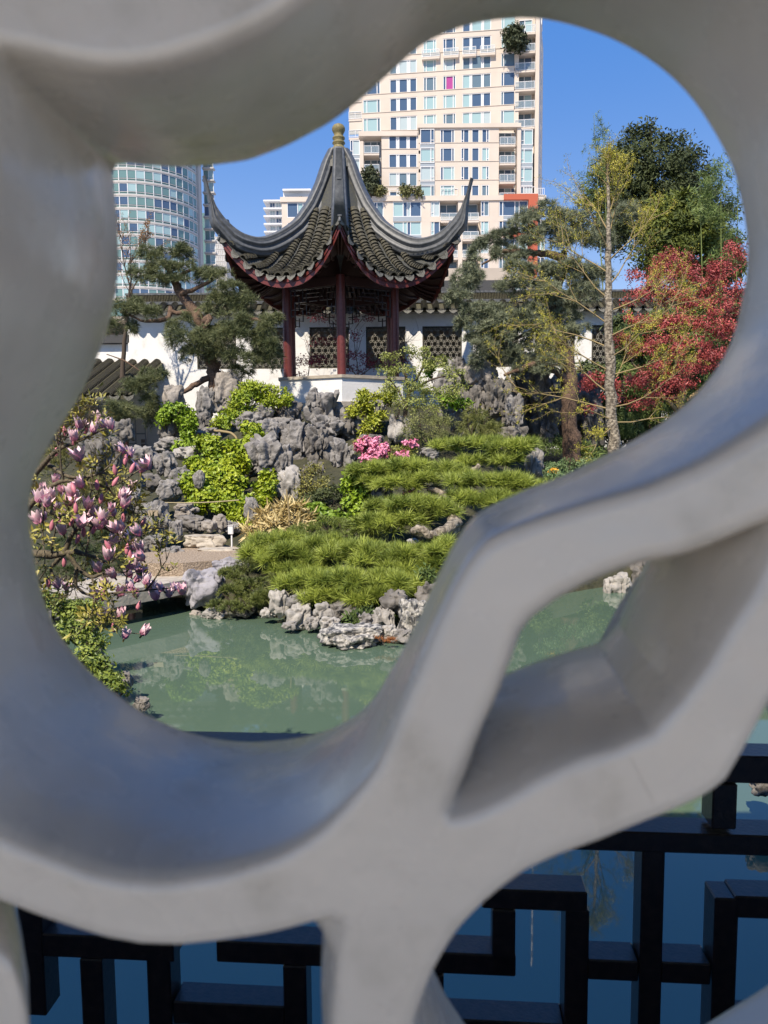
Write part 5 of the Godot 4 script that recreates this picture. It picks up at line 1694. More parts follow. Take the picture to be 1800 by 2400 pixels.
func make_trees() -> void:
	# the budding ginkgo-like tree with a straight grey trunk
	var o := root_at("budding_tree", "upright tree with straight grey trunk and bare twigs tipped with yellow-green buds", "tree", 1440, 1066, 15.5)
	wood(o, "trunk", [[[1441, 1072, 15.5, 0.12], [1434, 960, 15.5, 0.108], [1428, 850, 15.5, 0.095], [1425, 740, 15.5, 0.082], [1427, 650, 15.5, 0.066], [1425, 560, 15.5, 0.045], [1427, 470, 15.5, 0.03], [1424, 380, 15.5, 0.02]]], M.grey_bark, 10)
	var sh := Shape.new()
	var tips := []
	for q in [[1436, 990, 1, 0.1, 1.5], [1436, 985, -1, 0.35, 1.4], [1434, 960, -1, 0.25, 2.0], [1434, 955, 1, 0.3, 1.3], [1432, 925, -0.9, 0.45, 1.5], [1430, 880, 1, 0.3, 1.3], [1430, 870, -1, 0.4, 1.3], [1428, 840, 1, 0.45, 1.5], [1428, 815, -1, 0.5, 1.5], [1427, 790, 0.9, 0.5, 1.2], [1426, 760, -1, 0.5, 1.5], [1426, 730, 1, 0.5, 1.2], [1426, 700, -1, 0.55, 1.4], [1427, 670, 0.9, 0.7, 1.2], [1427, 640, -0.9, 0.8, 1.2], [1427, 610, 0.8, 0.8, 1.0], [1426, 585, -0.8, 0.9, 1.1], [1425, 560, 0.4, 1.5, 0.9], [1425, 540, -0.4, 1.6, 0.9], [1426, 510, 0.3, 1.8, 0.8], [1426, 480, -0.3, 2.0, 0.8], [1426, 450, 0.15, 2.2, 0.6], [1425, 430, -0.2, 2.0, 0.5], [1436, 1000, -0.5, -0.3, 0.8], [1432, 900, 0.6, 0.6, 1.0]]:
		branching(sh, at(q[0], q[1], 15.5), Vector3(q[2], q[3], rng.randf_range(-0.7, 0.9)), q[4], 0.017, 2, 0.75, 0.5, tips)
	var b := put("branches", sh.mesh(), M.twig, o)
	b.position = -o.position
	b.set_meta("kind", "stuff")
	begin()
	for q in tips:
		for k in 3:
			one(q[0] + Vector3(rng.randf_range(-0.06, 0.06), rng.randf_range(-0.06, 0.06), rng.randf_range(-0.06, 0.06)), q[1], 0.85, Color(0.28, 0.28, 0.02), Color(0.55, 0.48, 0.06))
	grown("buds", leaves("bud", 4, 0.03, 0.018, 0.025, 0.9, 17), M.leaf, o)
	# red maple
	o = root_at("red_maple", "wide maple with crimson young leaves at the right edge of the garden", "maple tree", 1600, 1060, 18.5)
	wood(o, "trunk", [[[1600, 1080, 18.5, 0.12], [1590, 980, 18.5, 0.1], [1600, 900, 18.5, 0.08], [1580, 800, 18.5, 0.06], [1560, 720, 18.4, 0.04], [1545, 690, 18.3, 0.02]], [[1600, 900, 18.5, 0.07], [1640, 820, 18.4, 0.05], [1670, 720, 18.3, 0.03], [1690, 640, 18.3, 0.015]], [[1590, 970, 18.5, 0.06], [1530, 900, 18.3, 0.04], [1480, 850, 18.2, 0.02]], [[1580, 800, 18.5, 0.05], [1590, 700, 18.4, 0.03], [1580, 610, 18.4, 0.015]], [[1610, 940, 18.5, 0.06], [1680, 880, 18.3, 0.04], [1720, 830, 18.3, 0.02]]], M.twig, 6)
	begin()
	clouds([[1580, 612, 46, 40, 18.4], [1560, 645, 50, 30, 18.3], [1610, 640, 40, 34, 18.4], [1640, 670, 56, 34, 18.3], [1690, 640, 44, 40, 18.3], [1720, 610, 34, 40, 18.4], [1705, 680, 44, 34, 18.2], [1540, 680, 50, 30, 18.3], [1500, 700, 40, 26, 18.3], [1590, 700, 50, 26, 18.2], [1640, 720, 56, 34, 18.2], [1700, 730, 50, 34, 18.1], [1600, 755, 56, 30, 18.1], [1540, 765, 56, 30, 18.2], [1490, 760, 44, 26, 18.3], [1660, 775, 56, 30, 18.1], [1710, 780, 40, 34, 18.1], [1560, 805, 56, 28, 18.1], [1620, 820, 60, 30, 18], [1680, 830, 52, 32, 18], [1500, 820, 40, 24, 18.2], [1570, 860, 60, 30, 18], [1640, 870, 50, 28, 18], [1520, 890, 56, 26, 18], [1590, 905, 50, 24, 18], [1470, 900, 40, 22, 18.1], [1400, 890, 46, 22, 18.3], [1380, 905, 36, 18, 18.3], [1545, 930, 44, 22, 18], [1500, 950, 40, 20, 18], [1450, 800, 34, 24, 18.4], [1440, 930, 30, 16, 18.2], [1380, 960, 26, 10, 18.2], [1490, 645, 26, 20, 18.5]], 0.068, 0.85, Color(0.17, 0.022, 0.026), Color(0.50, 0.10, 0.09), 0.2, 14)
	grown("foliage", leaves("maple_leaf", 9, 0.075, 0.03, 0.09, 0.5, 18), M.leaf, o)
	# maple seen through the pavilion
	o = root_at("small_red_maple", "thin maple with dark red leaves between the pavilion and the white wall", "maple tree", 840, 900, 23.8)
	sh = Shape.new()
	tips = []
	for q in [[840, 890, 0.0, 1, 1.5], [835, 880, -0.7, 0.8, 1.6], [845, 880, 0.8, 0.7, 1.7], [720, 890, 0.2, 1, 1.0], [930, 890, 0.3, 1, 1.1]]:
		branching(sh, at(q[0], q[1], 23.8), Vector3(q[2], q[3], 0.1), q[4], 0.02, 2, 0.9, 0.3, tips)
	b = put("branches", sh.mesh(), M.grey_bark, o)
	b.position = -o.position
	b.set_meta("kind", "stuff")
	begin()
	clouds([[720, 855, 40, 24, 23.8], [760, 800, 40, 14, 23.8], [790, 770, 30, 10, 23.8], [830, 790, 24, 14, 23.8], [775, 845, 44, 18, 23.8], [840, 835, 30, 18, 23.8], [880, 850, 40, 18, 23.8], [930, 860, 36, 22, 23.8], [750, 745, 50, 10, 23.8], [850, 750, 50, 8, 23.8], [950, 840, 26, 16, 23.8], [700, 880, 30, 12, 23.8], [830, 870, 40, 10, 23.8]], 0.045, 1.0, Color(0.13, 0.012, 0.022), Color(0.36, 0.05, 0.07), 0.1, 8)
	grown("foliage", leaves("maple_leaf", 9, 0.075, 0.03, 0.09, 0.5, 18), M.leaf, o)
	# tall dark conifer behind
	o = root_at("dark_conifer", "tall dark green conifer standing against the sky behind the red maple", "conifer", 1530, 1040, 30)
	wood(o, "trunk", [[[1530, 1045, 30, 0.4], [1530, 800, 30, 0.32], [1528, 600, 30, 0.22], [1524, 400, 30, 0.12], [1522, 300, 30, 0.04]]], M.bark, 7)
	begin()
	clouds([[1522, 302, 22, 13, 30], [1500, 328, 34, 16, 30], [1548, 334, 34, 16, 30], [1600, 326, 20, 10, 30], [1462, 345, 30, 15, 30], [1510, 362, 46, 20, 29.6], [1572, 362, 42, 19, 29.8], [1440, 375, 34, 26, 30], [1480, 395, 56, 28, 29.5], [1545, 400, 60, 30, 29.4], [1605, 380, 40, 24, 29.8], [1625, 365, 24, 14, 30], [1430, 410, 34, 30, 30], [1470, 440, 56, 30, 29.5], [1530, 445, 60, 30, 29.3], [1590, 440, 56, 30, 29.4], [1640, 410, 30, 24, 29.8], [1440, 470, 50, 30, 29.6], [1500, 490, 60, 34, 29.3], [1390, 480, 34, 24, 30], [1430, 520, 50, 34, 29.6], [1500, 545, 50, 34, 29.4], [1522, 284, 12, 9, 30], [1540, 296, 14, 8, 30], [1480, 312, 20, 9, 30], [1455, 322, 16, 8, 30], [1612, 304, 16, 8, 30], [1632, 322, 12, 7, 30], [1648, 352, 16, 8, 30], [1655, 378, 14, 9, 30], [1425, 350, 16, 9, 30], [1408, 378, 16, 9, 30], [1400, 410, 18, 10, 30], [1385, 450, 20, 10, 30], [1660, 420, 18, 10, 30], [1660, 460, 34, 24, 29.8], [1690, 500, 34, 30, 29.8], [1590, 490, 50, 30, 29.4], [1640, 540, 50, 40, 29.6], [1560, 540, 50, 34, 29.4], [1580, 400, 34, 18, 29.6], [1440, 440, 34, 22, 29.7], [1420, 560, 50, 40, 29.8], [1700, 580, 34, 40, 29.8]], 0.085, 1.0, Color(0.014, 0.026, 0.007), Color(0.065, 0.085, 0.018), 0.15, 14)
	grown("foliage", leaves("fine_spray", 14, 0.14, 0.055, 0.20, 0.6, 19), M.matt_leaf, o)
	o = root_at("yellowish_cypress", "lighter yellow-green cypress in front of the tall dark conifer", "cypress", 1600, 1040, 26)
	wood(o, "trunk", [[[1600, 1045, 26, 0.25], [1600, 800, 26, 0.2], [1598, 600, 26, 0.12], [1596, 480, 26, 0.04]]], M.bark, 6)
	begin()
	clouds([[1598, 475, 40, 22, 26], [1560, 490, 40, 24, 26], [1630, 495, 44, 26, 26], [1585, 520, 56, 28, 25.7], [1540, 540, 44, 28, 25.8], [1640, 540, 50, 30, 25.8], [1560, 575, 50, 28, 25.6], [1610, 575, 50, 28, 25.6], [1520, 590, 40, 28, 25.8], [1660, 580, 44, 28, 25.8], [1560, 620, 60, 40, 25.6], [1640, 640, 60, 60, 25.8], [1700, 640, 50, 60, 25.8]], 0.08, 1.0, Color(0.035, 0.055, 0.008), Color(0.16, 0.19, 0.02), 0.15, 11)
	grown("foliage", leaves("cypress_spray", 12, 0.17, 0.06, 0.16, 0.6, 20), M.matt_leaf, o)
	# bamboos
	for q in [["tall fresh green bamboo at the right edge behind the red maple", [[1660, 420, 30, 40, 24], [1690, 400, 26, 40, 24], [1680, 460, 40, 40, 24], [1720, 470, 30, 50, 24], [1690, 520, 44, 40, 24], [1720, 560, 30, 50, 24], [1660, 520, 40, 40, 24], [1640, 470, 30, 30, 24], [1700, 610, 44, 40, 24.2], [1640, 700, 60, 60, 24.2], [1700, 760, 50, 80, 24.2]], 0.04, 0.05, [[1655, 1000, 1640, 400], [1690, 1000, 1690, 390], [1720, 1000, 1730, 420]]],
			["thin feathery bamboo top against the sky left of the dark conifer", [[1395, 290, 14, 30, 26], [1410, 330, 20, 30, 26], [1390, 350, 24, 30, 26], [1400, 400, 26, 40, 26], [1370, 420, 26, 24, 26], [1380, 460, 22, 24, 26], [1420, 300, 14, 20, 26]], 0.035, 0.03, [[1430, 1000, 1392, 270], [1440, 1000, 1412, 290]]]]:
		o = root_at("bamboo", q[0], "bamboo", q[4][0][0], 1000, q[1][0][4], "bamboos behind the maple")
		for c in q[4]:
			wood(o, "cane", [[[c[0], c[1], q[1][0][4], 0.025], [(c[0] + c[2]) / 2, (c[1] + c[3]) / 2, q[1][0][4], 0.02], [c[2], c[3], q[1][0][4], 0.006]]], M.cane, 5)
		begin()
		clouds(q[1], q[2], 1.0, Color(0.05, 0.09, 0.02), Color(0.20, 0.27, 0.07), -0.2, 9)
		grown("foliage", leaves("bamboo_leaf", 10, 0.14, 0.018, 0.08, 0.5, 14), M.leaf, o)
	# bare twiggy tree beside the round tower
	o = root_at("bare_tree", "thin tree with orange-brown opening leaves against the glass tower", "tree", 290, 900, 23.0)
	sh = Shape.new()
	tips = []
	for q in [[300, 760, 0.15, 1, 1.8], [300, 700, 0.5, 0.8, 1.4], [310, 690, -0.2, 1, 1.6], [300, 620, 0.8, 0.6, 1.0]]:
		branching(sh, at(q[0], q[1], 23), Vector3(q[2], q[3], 0), q[4], 0.025, 2, 0.7, 0.5, tips)
	b = put("branches", sh.mesh(), M.dark_twig, o)
	b.position = -o.position
	b.set_meta("kind", "stuff")
	wood(o, "trunk", [[[285, 900, 23, 0.08], [292, 800, 23, 0.06], [302, 690, 23, 0.03], [310, 640, 23, 0.02]]], M.dark_twig, 6)
	begin()
	for q in tips:
		one(q[0], q[1], 1.0, Color(0.20, 0.09, 0.03), Color(0.34, 0.20, 0.08))
	grown("young_leaves", leaves("young_leaf", 5, 0.05, 0.025, 0.05, 0.8, 21), M.leaf, o)


# ---------------------------------------------------------------- magnolia

func petal_mesh(open: float, sd: int) -> ArrayMesh:
	# six to nine cupped petals; deep pink at the foot of each, pale towards the tip, white inside
	var r := RandomNumberGenerator.new()
	r.seed = sd
	var sh := Shape.new()
	for k in 8:
		var inner := k >= 4
		var a := TAU * k / 4.0 + (0.8 if inner else 0.0) + r.randf_range(-0.15, 0.15)
		var out := Vector3(cos(a), 0, sin(a))
		var side := Vector3(-sin(a), 0, cos(a))
		var h := (0.092 if inner else 0.085) * r.randf_range(0.9, 1.1)
		var flare := open * r.randf_range(0.6, 1.3) * (0.6 if inner else 1.0)
		var first := sh.v.size()
		for j in 6:
			var t := j / 5.0
			var w := 0.027 * sin(PI * pow(t, 0.62) * 0.93 + 0.14)
			var rad := 0.004 + 0.030 * sin(t * 1.9) * (0.85 if inner else 1.0) + flare * t * t * 0.05
			for s in 3:
				var e := (s - 1.0)
				sh.col = Color(0.62, 0.20, 0.38).lerp(Color(0.90, 0.68, 0.75), clampf(t * 1.15 + absf(e) * 0.12, 0, 1))
				sh.p(out * (rad - absf(e) * absf(e) * w * 0.45) + side * e * w + Vector3.UP * (h * t))
		for j in 5:
			for s in 2:
				var q := first + j * 3 + s
				sh.quad(q, q + 3, q + 4, q + 1)
	sh.col = Color(0.16, 0.13, 0.03)
	sh.tube([Vector3(0, -0.02, 0), Vector3(0, 0.012, 0)], [0.006, 0.009], 6)
	return sh.mesh()


func make_magnolia() -> void:
	var o := root_at("magnolia_tree", "magnolia with pink cup-shaped blossoms reaching over the pond from the near bank", "magnolia", -140, 1500, 4.35)
	var d := 4.0
	wood(o, "branch", [[[-180, 1560, 4.35, 0.0609], [-60, 1400, 4.18, 0.0435], [40, 1310, 4.09, 0.0313], [91, 1297, 4.00, 0.0226], [123, 1303, 4.00, 0.0218], [167, 1294, 4.00, 0.0174], [205, 1300, 4.00, 0.0104], [250, 1320, 4.00, 0.0070]],
		[[150, 1298, 4.00, 0.0157], [172, 1250, 4.00, 0.0122], [200, 1230, 4.00, 0.0104], [250, 1240, 4.00, 0.0078], [300, 1270, 4.00, 0.0052]], [[160, 1296, 4.00, 0.0148], [180, 1330, 4.00, 0.0122], [215, 1352, 4.00, 0.0104], [240, 1345, 4.00, 0.0070], [300, 1340, 4.00, 0.0043]],
		[[-60, 1400, 4.18, 0.0348], [20, 1250, 4.09, 0.0261], [80, 1175, 4.00, 0.0174], [140, 1130, 4.00, 0.0122], [200, 1130, 4.00, 0.0087], [260, 1140, 4.00, 0.0061], [330, 1100, 4.00, 0.0035]], [[20, 1250, 4.09, 0.0261], [70, 1130, 4.09, 0.0174], [130, 1060, 4.00, 0.0122], [180, 1035, 4.00, 0.0087], [245, 1005, 4.00, 0.0052]], [[110, 1085, 4.09, 0.0122], [150, 1112, 4.00, 0.0104], [190, 1120, 4.00, 0.0070], [240, 1105, 4.00, 0.0052], [285, 1060, 4.00, 0.0035]],
		[[180, 1330, 4.00, 0.0122], [180, 1375, 4.00, 0.0087], [215, 1396, 4.00, 0.0070], [265, 1390, 4.00, 0.0061], [330, 1385, 4.00, 0.0052], [400, 1378, 4.00, 0.0035]], [[255, 1392, 4.00, 0.0052], [266, 1420, 4.00, 0.0043], [250, 1440, 4.00, 0.0026]], [[264, 1420, 3.92, 0.0043], [262, 1448, 3.92, 0.0035], [285, 1478, 3.92, 0.0026], [330, 1486, 3.92, 0.0022]],
		[[60, 1165, 4.09, 0.0139], [120, 1200, 4.00, 0.0104], [180, 1225, 4.00, 0.0070], [230, 1222, 4.00, 0.0043]], [[150, 1298, 4.00, 0.0122], [120, 1330, 4.00, 0.0087], [130, 1360, 4.00, 0.0052]]], M.magnolia_bark, 6)
	var sh := Shape.new()
	var tips := []
	for q in [[200, 1130, 0.4, 0.6, 0.22], [140, 1060, -0.2, 1, 0.25], [180, 1035, 0.5, 0.9, 0.2], [240, 1240, 0.5, 0.8, 0.25], [200, 1232, 0, 1, 0.25], [215, 1352, 0.3, -0.7, 0.25], [180, 1340, -0.5, -0.8, 0.25], [260, 1318, 0.8, 0.5, 0.25], [120, 1303, 0.2, 1, 0.3], [100, 1180, 0.2, -1, 0.3], [150, 1130, 0.1, 1, 0.3], [240, 1345, 0.6, -0.6, 0.25], [290, 1388, 0.6, 0.8, 0.22], [340, 1385, 0.6, 0.6, 0.2], [200, 1300, 0.3, 0.9, 0.25], [250, 1140, 0.5, -0.6, 0.2], [120, 1075, 0.3, 0.8, 0.25], [110, 1330, -0.4, -0.6, 0.25], [170, 1230, 0.2, -0.9, 0.25], [150, 1030, 0.4, 0.9, 0.2], [280, 1265, 0.5, 0.9, 0.2]]:
		branching(sh, at(q[0], q[1], d), Vector3(q[2], q[3], rng.randf_range(-0.6, 0.6)), q[4], 0.006, 2, 0.9, 0.4, tips)
	var b := put("twigs", sh.mesh(), M.magnolia_bark, o)
	b.position = -o.position
	b.set_meta("kind", "stuff")
	begin()
	for q in tips:
		for k in (1 if rng.randf() < 0.22 else 0):
			one(q[0] + Vector3(rng.randf_range(-0.03, 0.03), rng.randf_range(-0.03, 0.03), rng.randf_range(-0.03, 0.03)), q[1] + Vector3.UP * 0.6, 0.8, Color(0.16, 0.17, 0.025), Color(0.38, 0.33, 0.07))
	grown("young_leaves", leaves("magnolia_leaf", 4, 0.05, 0.02, 0.012, 1.6, 22), M.leaf, o)
	var blooms := []
	for k in 5:
		blooms.append(petal_mesh([0.0, 0.08, 0.2, 0.4, 0.8][k], 40 + k))
	var spots := [[181, 990], [234, 979], [246, 988], [263, 993], [187, 1068], [292, 1049], [304, 1062], [353, 1086], [196, 1129], [308, 1138], [100, 1142], [147, 1142], [118, 1163], [161, 1174], [131, 1183], [103, 1207], [161, 1200], [188, 1223], [210, 1214], [235, 1207], [268, 1196], [290, 1178], [281, 1156], [237, 1227], [293, 1229], [330, 1243], [254, 1263], [279, 1256], [301, 1257], [330, 1283], [337, 1299], [230, 1328], [330, 1328], [340, 1332],
		[308, 1339], [342, 1357], [350, 1371], [364, 1382], [384, 1371], [407, 1371], [428, 1380], [136, 1366], [154, 1370], [225, 1393], [277, 1384], [250, 1437], [281, 1437], [290, 1484], [331, 1475], [90, 1165], [175, 1160], [92, 1215], [300, 1320], [316, 1350], [270, 1340], [320, 1385], [260, 1185], [222, 1200], [110, 1175], [140, 1210], [170, 1150], [205, 1180], [250, 1215], [150, 1240], [275, 1235], [310, 1275], [255, 1300], [300, 1300], [245, 1365], [310, 1370], [370, 1392], [395, 1386], [175, 1020], [215, 1000], [330, 1095], [130, 1120]]
	for k in spots.size():
		var q: Array = spots[k]
		var dep := d + rng.randf_range(-0.25, 0.25)
		var tilt := Basis(Vector3(rng.randf_range(-1, 1), 0, rng.randf_range(-1, 1)).normalized(), rng.randf_range(0.1, 0.75)) * Basis(Vector3.UP, rng.randf() * TAU)
		var sc := rng.randf_range(0.55, 0.85)
		var p := at(q[0], q[1] + 15, dep)
		put("blossom", blooms[rng.randi() % 5], M.petal, o, Transform3D(tilt * sc, p - o.position))
	# closed buds
	var bs := Shape.new()
	bs.col = Color(0.58, 0.20, 0.26)
	bs.lathe(Vector3.ZERO, [Vector2(0.0, 0.0), Vector2(0.009, 0.008), Vector2(0.013, 0.025), Vector2(0.010, 0.045), Vector2(0.0, 0.062)], 8)
	var bm := bs.mesh()
	for q in [[199, 1008], [172, 1035], [320, 1422], [268, 1473], [263, 1130], [292, 1080], [272, 1105], [228, 1140], [176, 1146], [235, 1172], [248, 1145], [178, 1195], [166, 1225], [215, 1243], [178, 1265], [296, 1290], [306, 1305], [150, 1320], [115, 1368], [240, 1400], [195, 1250], [260, 1280], [290, 1215], [330, 1225], [120, 1235], [305, 1100], [130, 1060], [155, 1015]]:
		var tilt := Basis(Vector3(rng.randf_range(-1, 1), 0, rng.randf_range(-1, 1)).normalized(), rng.randf_range(0.0, 0.6))
		put("flower_bud", bm, M.petal, o, Transform3D(tilt, at(q[0], q[1] + 10, d + rng.randf_range(-0.2, 0.2)) - o.position))


func make_small_things() -> void:
	var sh := Shape.new()
	var o := thing("lamp_box", "small white box on a post beside the stone steps", "lamp box", at(542, 1276, 12.35))
	sh.block(Vector3(0, 0.235, 0), Vector3(0.085, 0.135, 0.07), 0.008)
	put("box", sh.mesh(false), M.white, o)
	sh = Shape.new()
	sh.tube([Vector3(0.01, -0.05, 0), Vector3(0.01, 0.17, 0)], [0.014, 0.014], 8)
	put("post", sh.mesh(), M.white, o)
	sh = Shape.new()
	sh.block(Vector3(0, 0.308, 0), Vector3(0.095, 0.015, 0.08), 0.004)
	put("lid", sh.mesh(false), M.concrete, o)
	sh = Shape.new()
	var pts := []
	var r := []
	for k in 13:
		var t := k / 12.0
		pts.append(at(lerpf(382, 560, t), lerpf(1178, 1172, t) + sin(t * PI) * 3.0, lerpf(13.2, 13.1, t)))
		r.append(0.011)
	sh.tube(pts, r, 5)
	var p := put("barrier_rope", sh.mesh(), M.rope, self)
	tag(p, "thin pale rope stretched across the steps in front of the big creeper", "rope")
	o = thing("marker_stake", "thin weathered wooden stake standing in the straw-coloured bamboo", "stake", at(678, 1252, 12.2))
	sh = Shape.new()
	sh.tube([Vector3(0.02, -0.1, 0), Vector3(0, 0.35, 0), Vector3(-0.03, 0.72, 0)], [0.016, 0.015, 0.012], 6)
	put("stake", sh.mesh(), M.twig, o)
	o = thing("fallen_branch", "pale dead branch lying across the top of the big creeper", "branch", at(540, 1015, 15.8))
	wood(o, "stick", [[[502, 1009, 15.8, 0.03], [530, 1012, 15.7, 0.03], [548, 1020, 15.6, 0.025], [560, 1036, 15.5, 0.02]]], M.twig, 6)
	# brown fallen needles on the mottled rock
	o = thing("pine_litter", "rust-brown fallen pine needles caught on the mottled shore rock", "litter", at(910, 1498, 8.85))
	o.set_meta("kind", "stuff")
	begin()
	clouds([[885, 1497, 16, 3, 8.72], [915, 1502, 28, 3, 8.66], [940, 1503, 12, 3, 8.7]], 0.2, 0.5, Color(0.25, 0.08, 0.02), Color(0.45, 0.18, 0.06), 0.2, 8, 0.0)
	grown("needles", tuft("pine_tuft", 18, 0.135, 0.008, 1.25, 2), M.needle, o)


# ---------------------------------------------------------------- towers behind the garden

# a window: white frame with mullions at the given fractions, and a pane set back in it
func window_frame(w: float, h: float, cuts: Array) -> ArrayMesh:
	var key := "wf%.2f_%.2f_%s" % [w, h, str(cuts)]
	if kept.has(key):
		return kept[key]
	var sh := Shape.new()
	var b := 0.09
	for s in [-1.0, 1.0]:
		sh.box(Vector3(s * (w - b) / 2, 0, 0), Vector3(b, h, 0.16))
		sh.box(Vector3(0, s * (h - b) / 2, 0), Vector3(w - 2 * b, b, 0.16))
	for c in cuts:
		sh.box(Vector3((c - 0.5) * w, 0, -0.01), Vector3(b * 1.2, h - 2 * b, 0.12))
	if cuts.size() == 1:
		var c: float = cuts[0]
		var x0 := -0.5 if c < 0.5 else c - 0.5
		var x1 := c - 0.5 if c < 0.5 else 0.5
		sh.box(Vector3((x0 + x1) / 2 * w, -h * 0.22, -0.012), Vector3((x1 - x0) * w - b, b * 0.8, 0.1))
	kept[key] = sh.mesh(false)
	return kept[key]


func pane_mesh(w: float, h: float) -> ArrayMesh:
	var key := "pn%.2f_%.2f" % [w, h]
	if not kept.has(key):
		var sh := Shape.new()
		sh.box(Vector3.ZERO, Vector3(w - 0.1, h - 0.1, 0.04))
		kept[key] = sh.mesh(false)
	return kept[key]


func window(parent: Node3D, xf: Transform3D, w: float, h: float, cuts: Array, glass: Material) -> void:
	var o := put("window", window_frame(w, h, cuts), M.white, parent, xf)
	# each light of the window is a pane of its own, some with a blind drawn
	var edges := [0.0]
	edges.append_array(cuts)
	edges.append(1.0)
	var wide := 0
	for k in edges.size() - 1:
		if edges[k + 1] - edges[k] > edges[wide + 1] - edges[wide]:
			wide = k
	for k in edges.size() - 1:
		var pw: float = (edges[k + 1] - edges[k]) * w
		var g := glass if k == wide or rng.randf() < 0.6 else glass_pick()
		if edges.size() == 6 and k % 2 == 1:
			g = M.white
		put("pane" if g != M.white else "infill_panel", pane_mesh(pw, h), g, o, Transform3D(Basis.IDENTITY.rotated(Vector3.RIGHT, rng.randf_range(-0.004, 0.004)), Vector3(((edges[k] + edges[k + 1]) / 2 - 0.5) * w, 0, -0.06)))


func glass_pick() -> Material:
	var r := rng.randf()
	return M.glass_sky_tint if r < 0.40 else (M.glass_blind if r < 0.68 else (M.glass_pale if r < 0.80 else M.glass_grey))


func balcony(parent: Node3D, xf: Transform3D, w: float, deep: float) -> void:
	var sh := Shape.new()
	sh.box(Vector3(0, -0.12, deep / 2), Vector3(w, 0.24, deep))
	var o := put("balcony", sh.mesh(false), M.cream, parent, xf)
	sh = Shape.new()
	for y in [0.12, 1.05]:
		sh.box(Vector3(0, y, deep - 0.05), Vector3(w, 0.06, 0.05))
		for s in [-1.0, 1.0]:
			sh.box(Vector3(s * (w / 2 - 0.03), y, deep / 2), Vector3(0.05, 0.06, deep))
	var n := maxi(2, int(w / 1.2))
	for k in n + 1:
		sh.box(Vector3(lerpf(-w / 2 + 0.03, w / 2 - 0.03, float(k) / n), 0.56, deep - 0.05), Vector3(0.05, 1.0, 0.05))
	put("railing", sh.mesh(false), M.white, o)
	sh = Shape.new()
	sh.box(Vector3(0, 0.58, deep - 0.05), Vector3(w - 0.1, 0.85, 0.02))
	put("railing_glass", sh.mesh(false), M.rail_glass, o)


func slab_part(called: String, parent: Node3D, xf: Transform3D, lo: Vector3, hi: Vector3, mat: Material) -> void:
	var sh := Shape.new()
	sh.span(lo, hi)
	put(called, sh.mesh(false), mat, parent, xf)


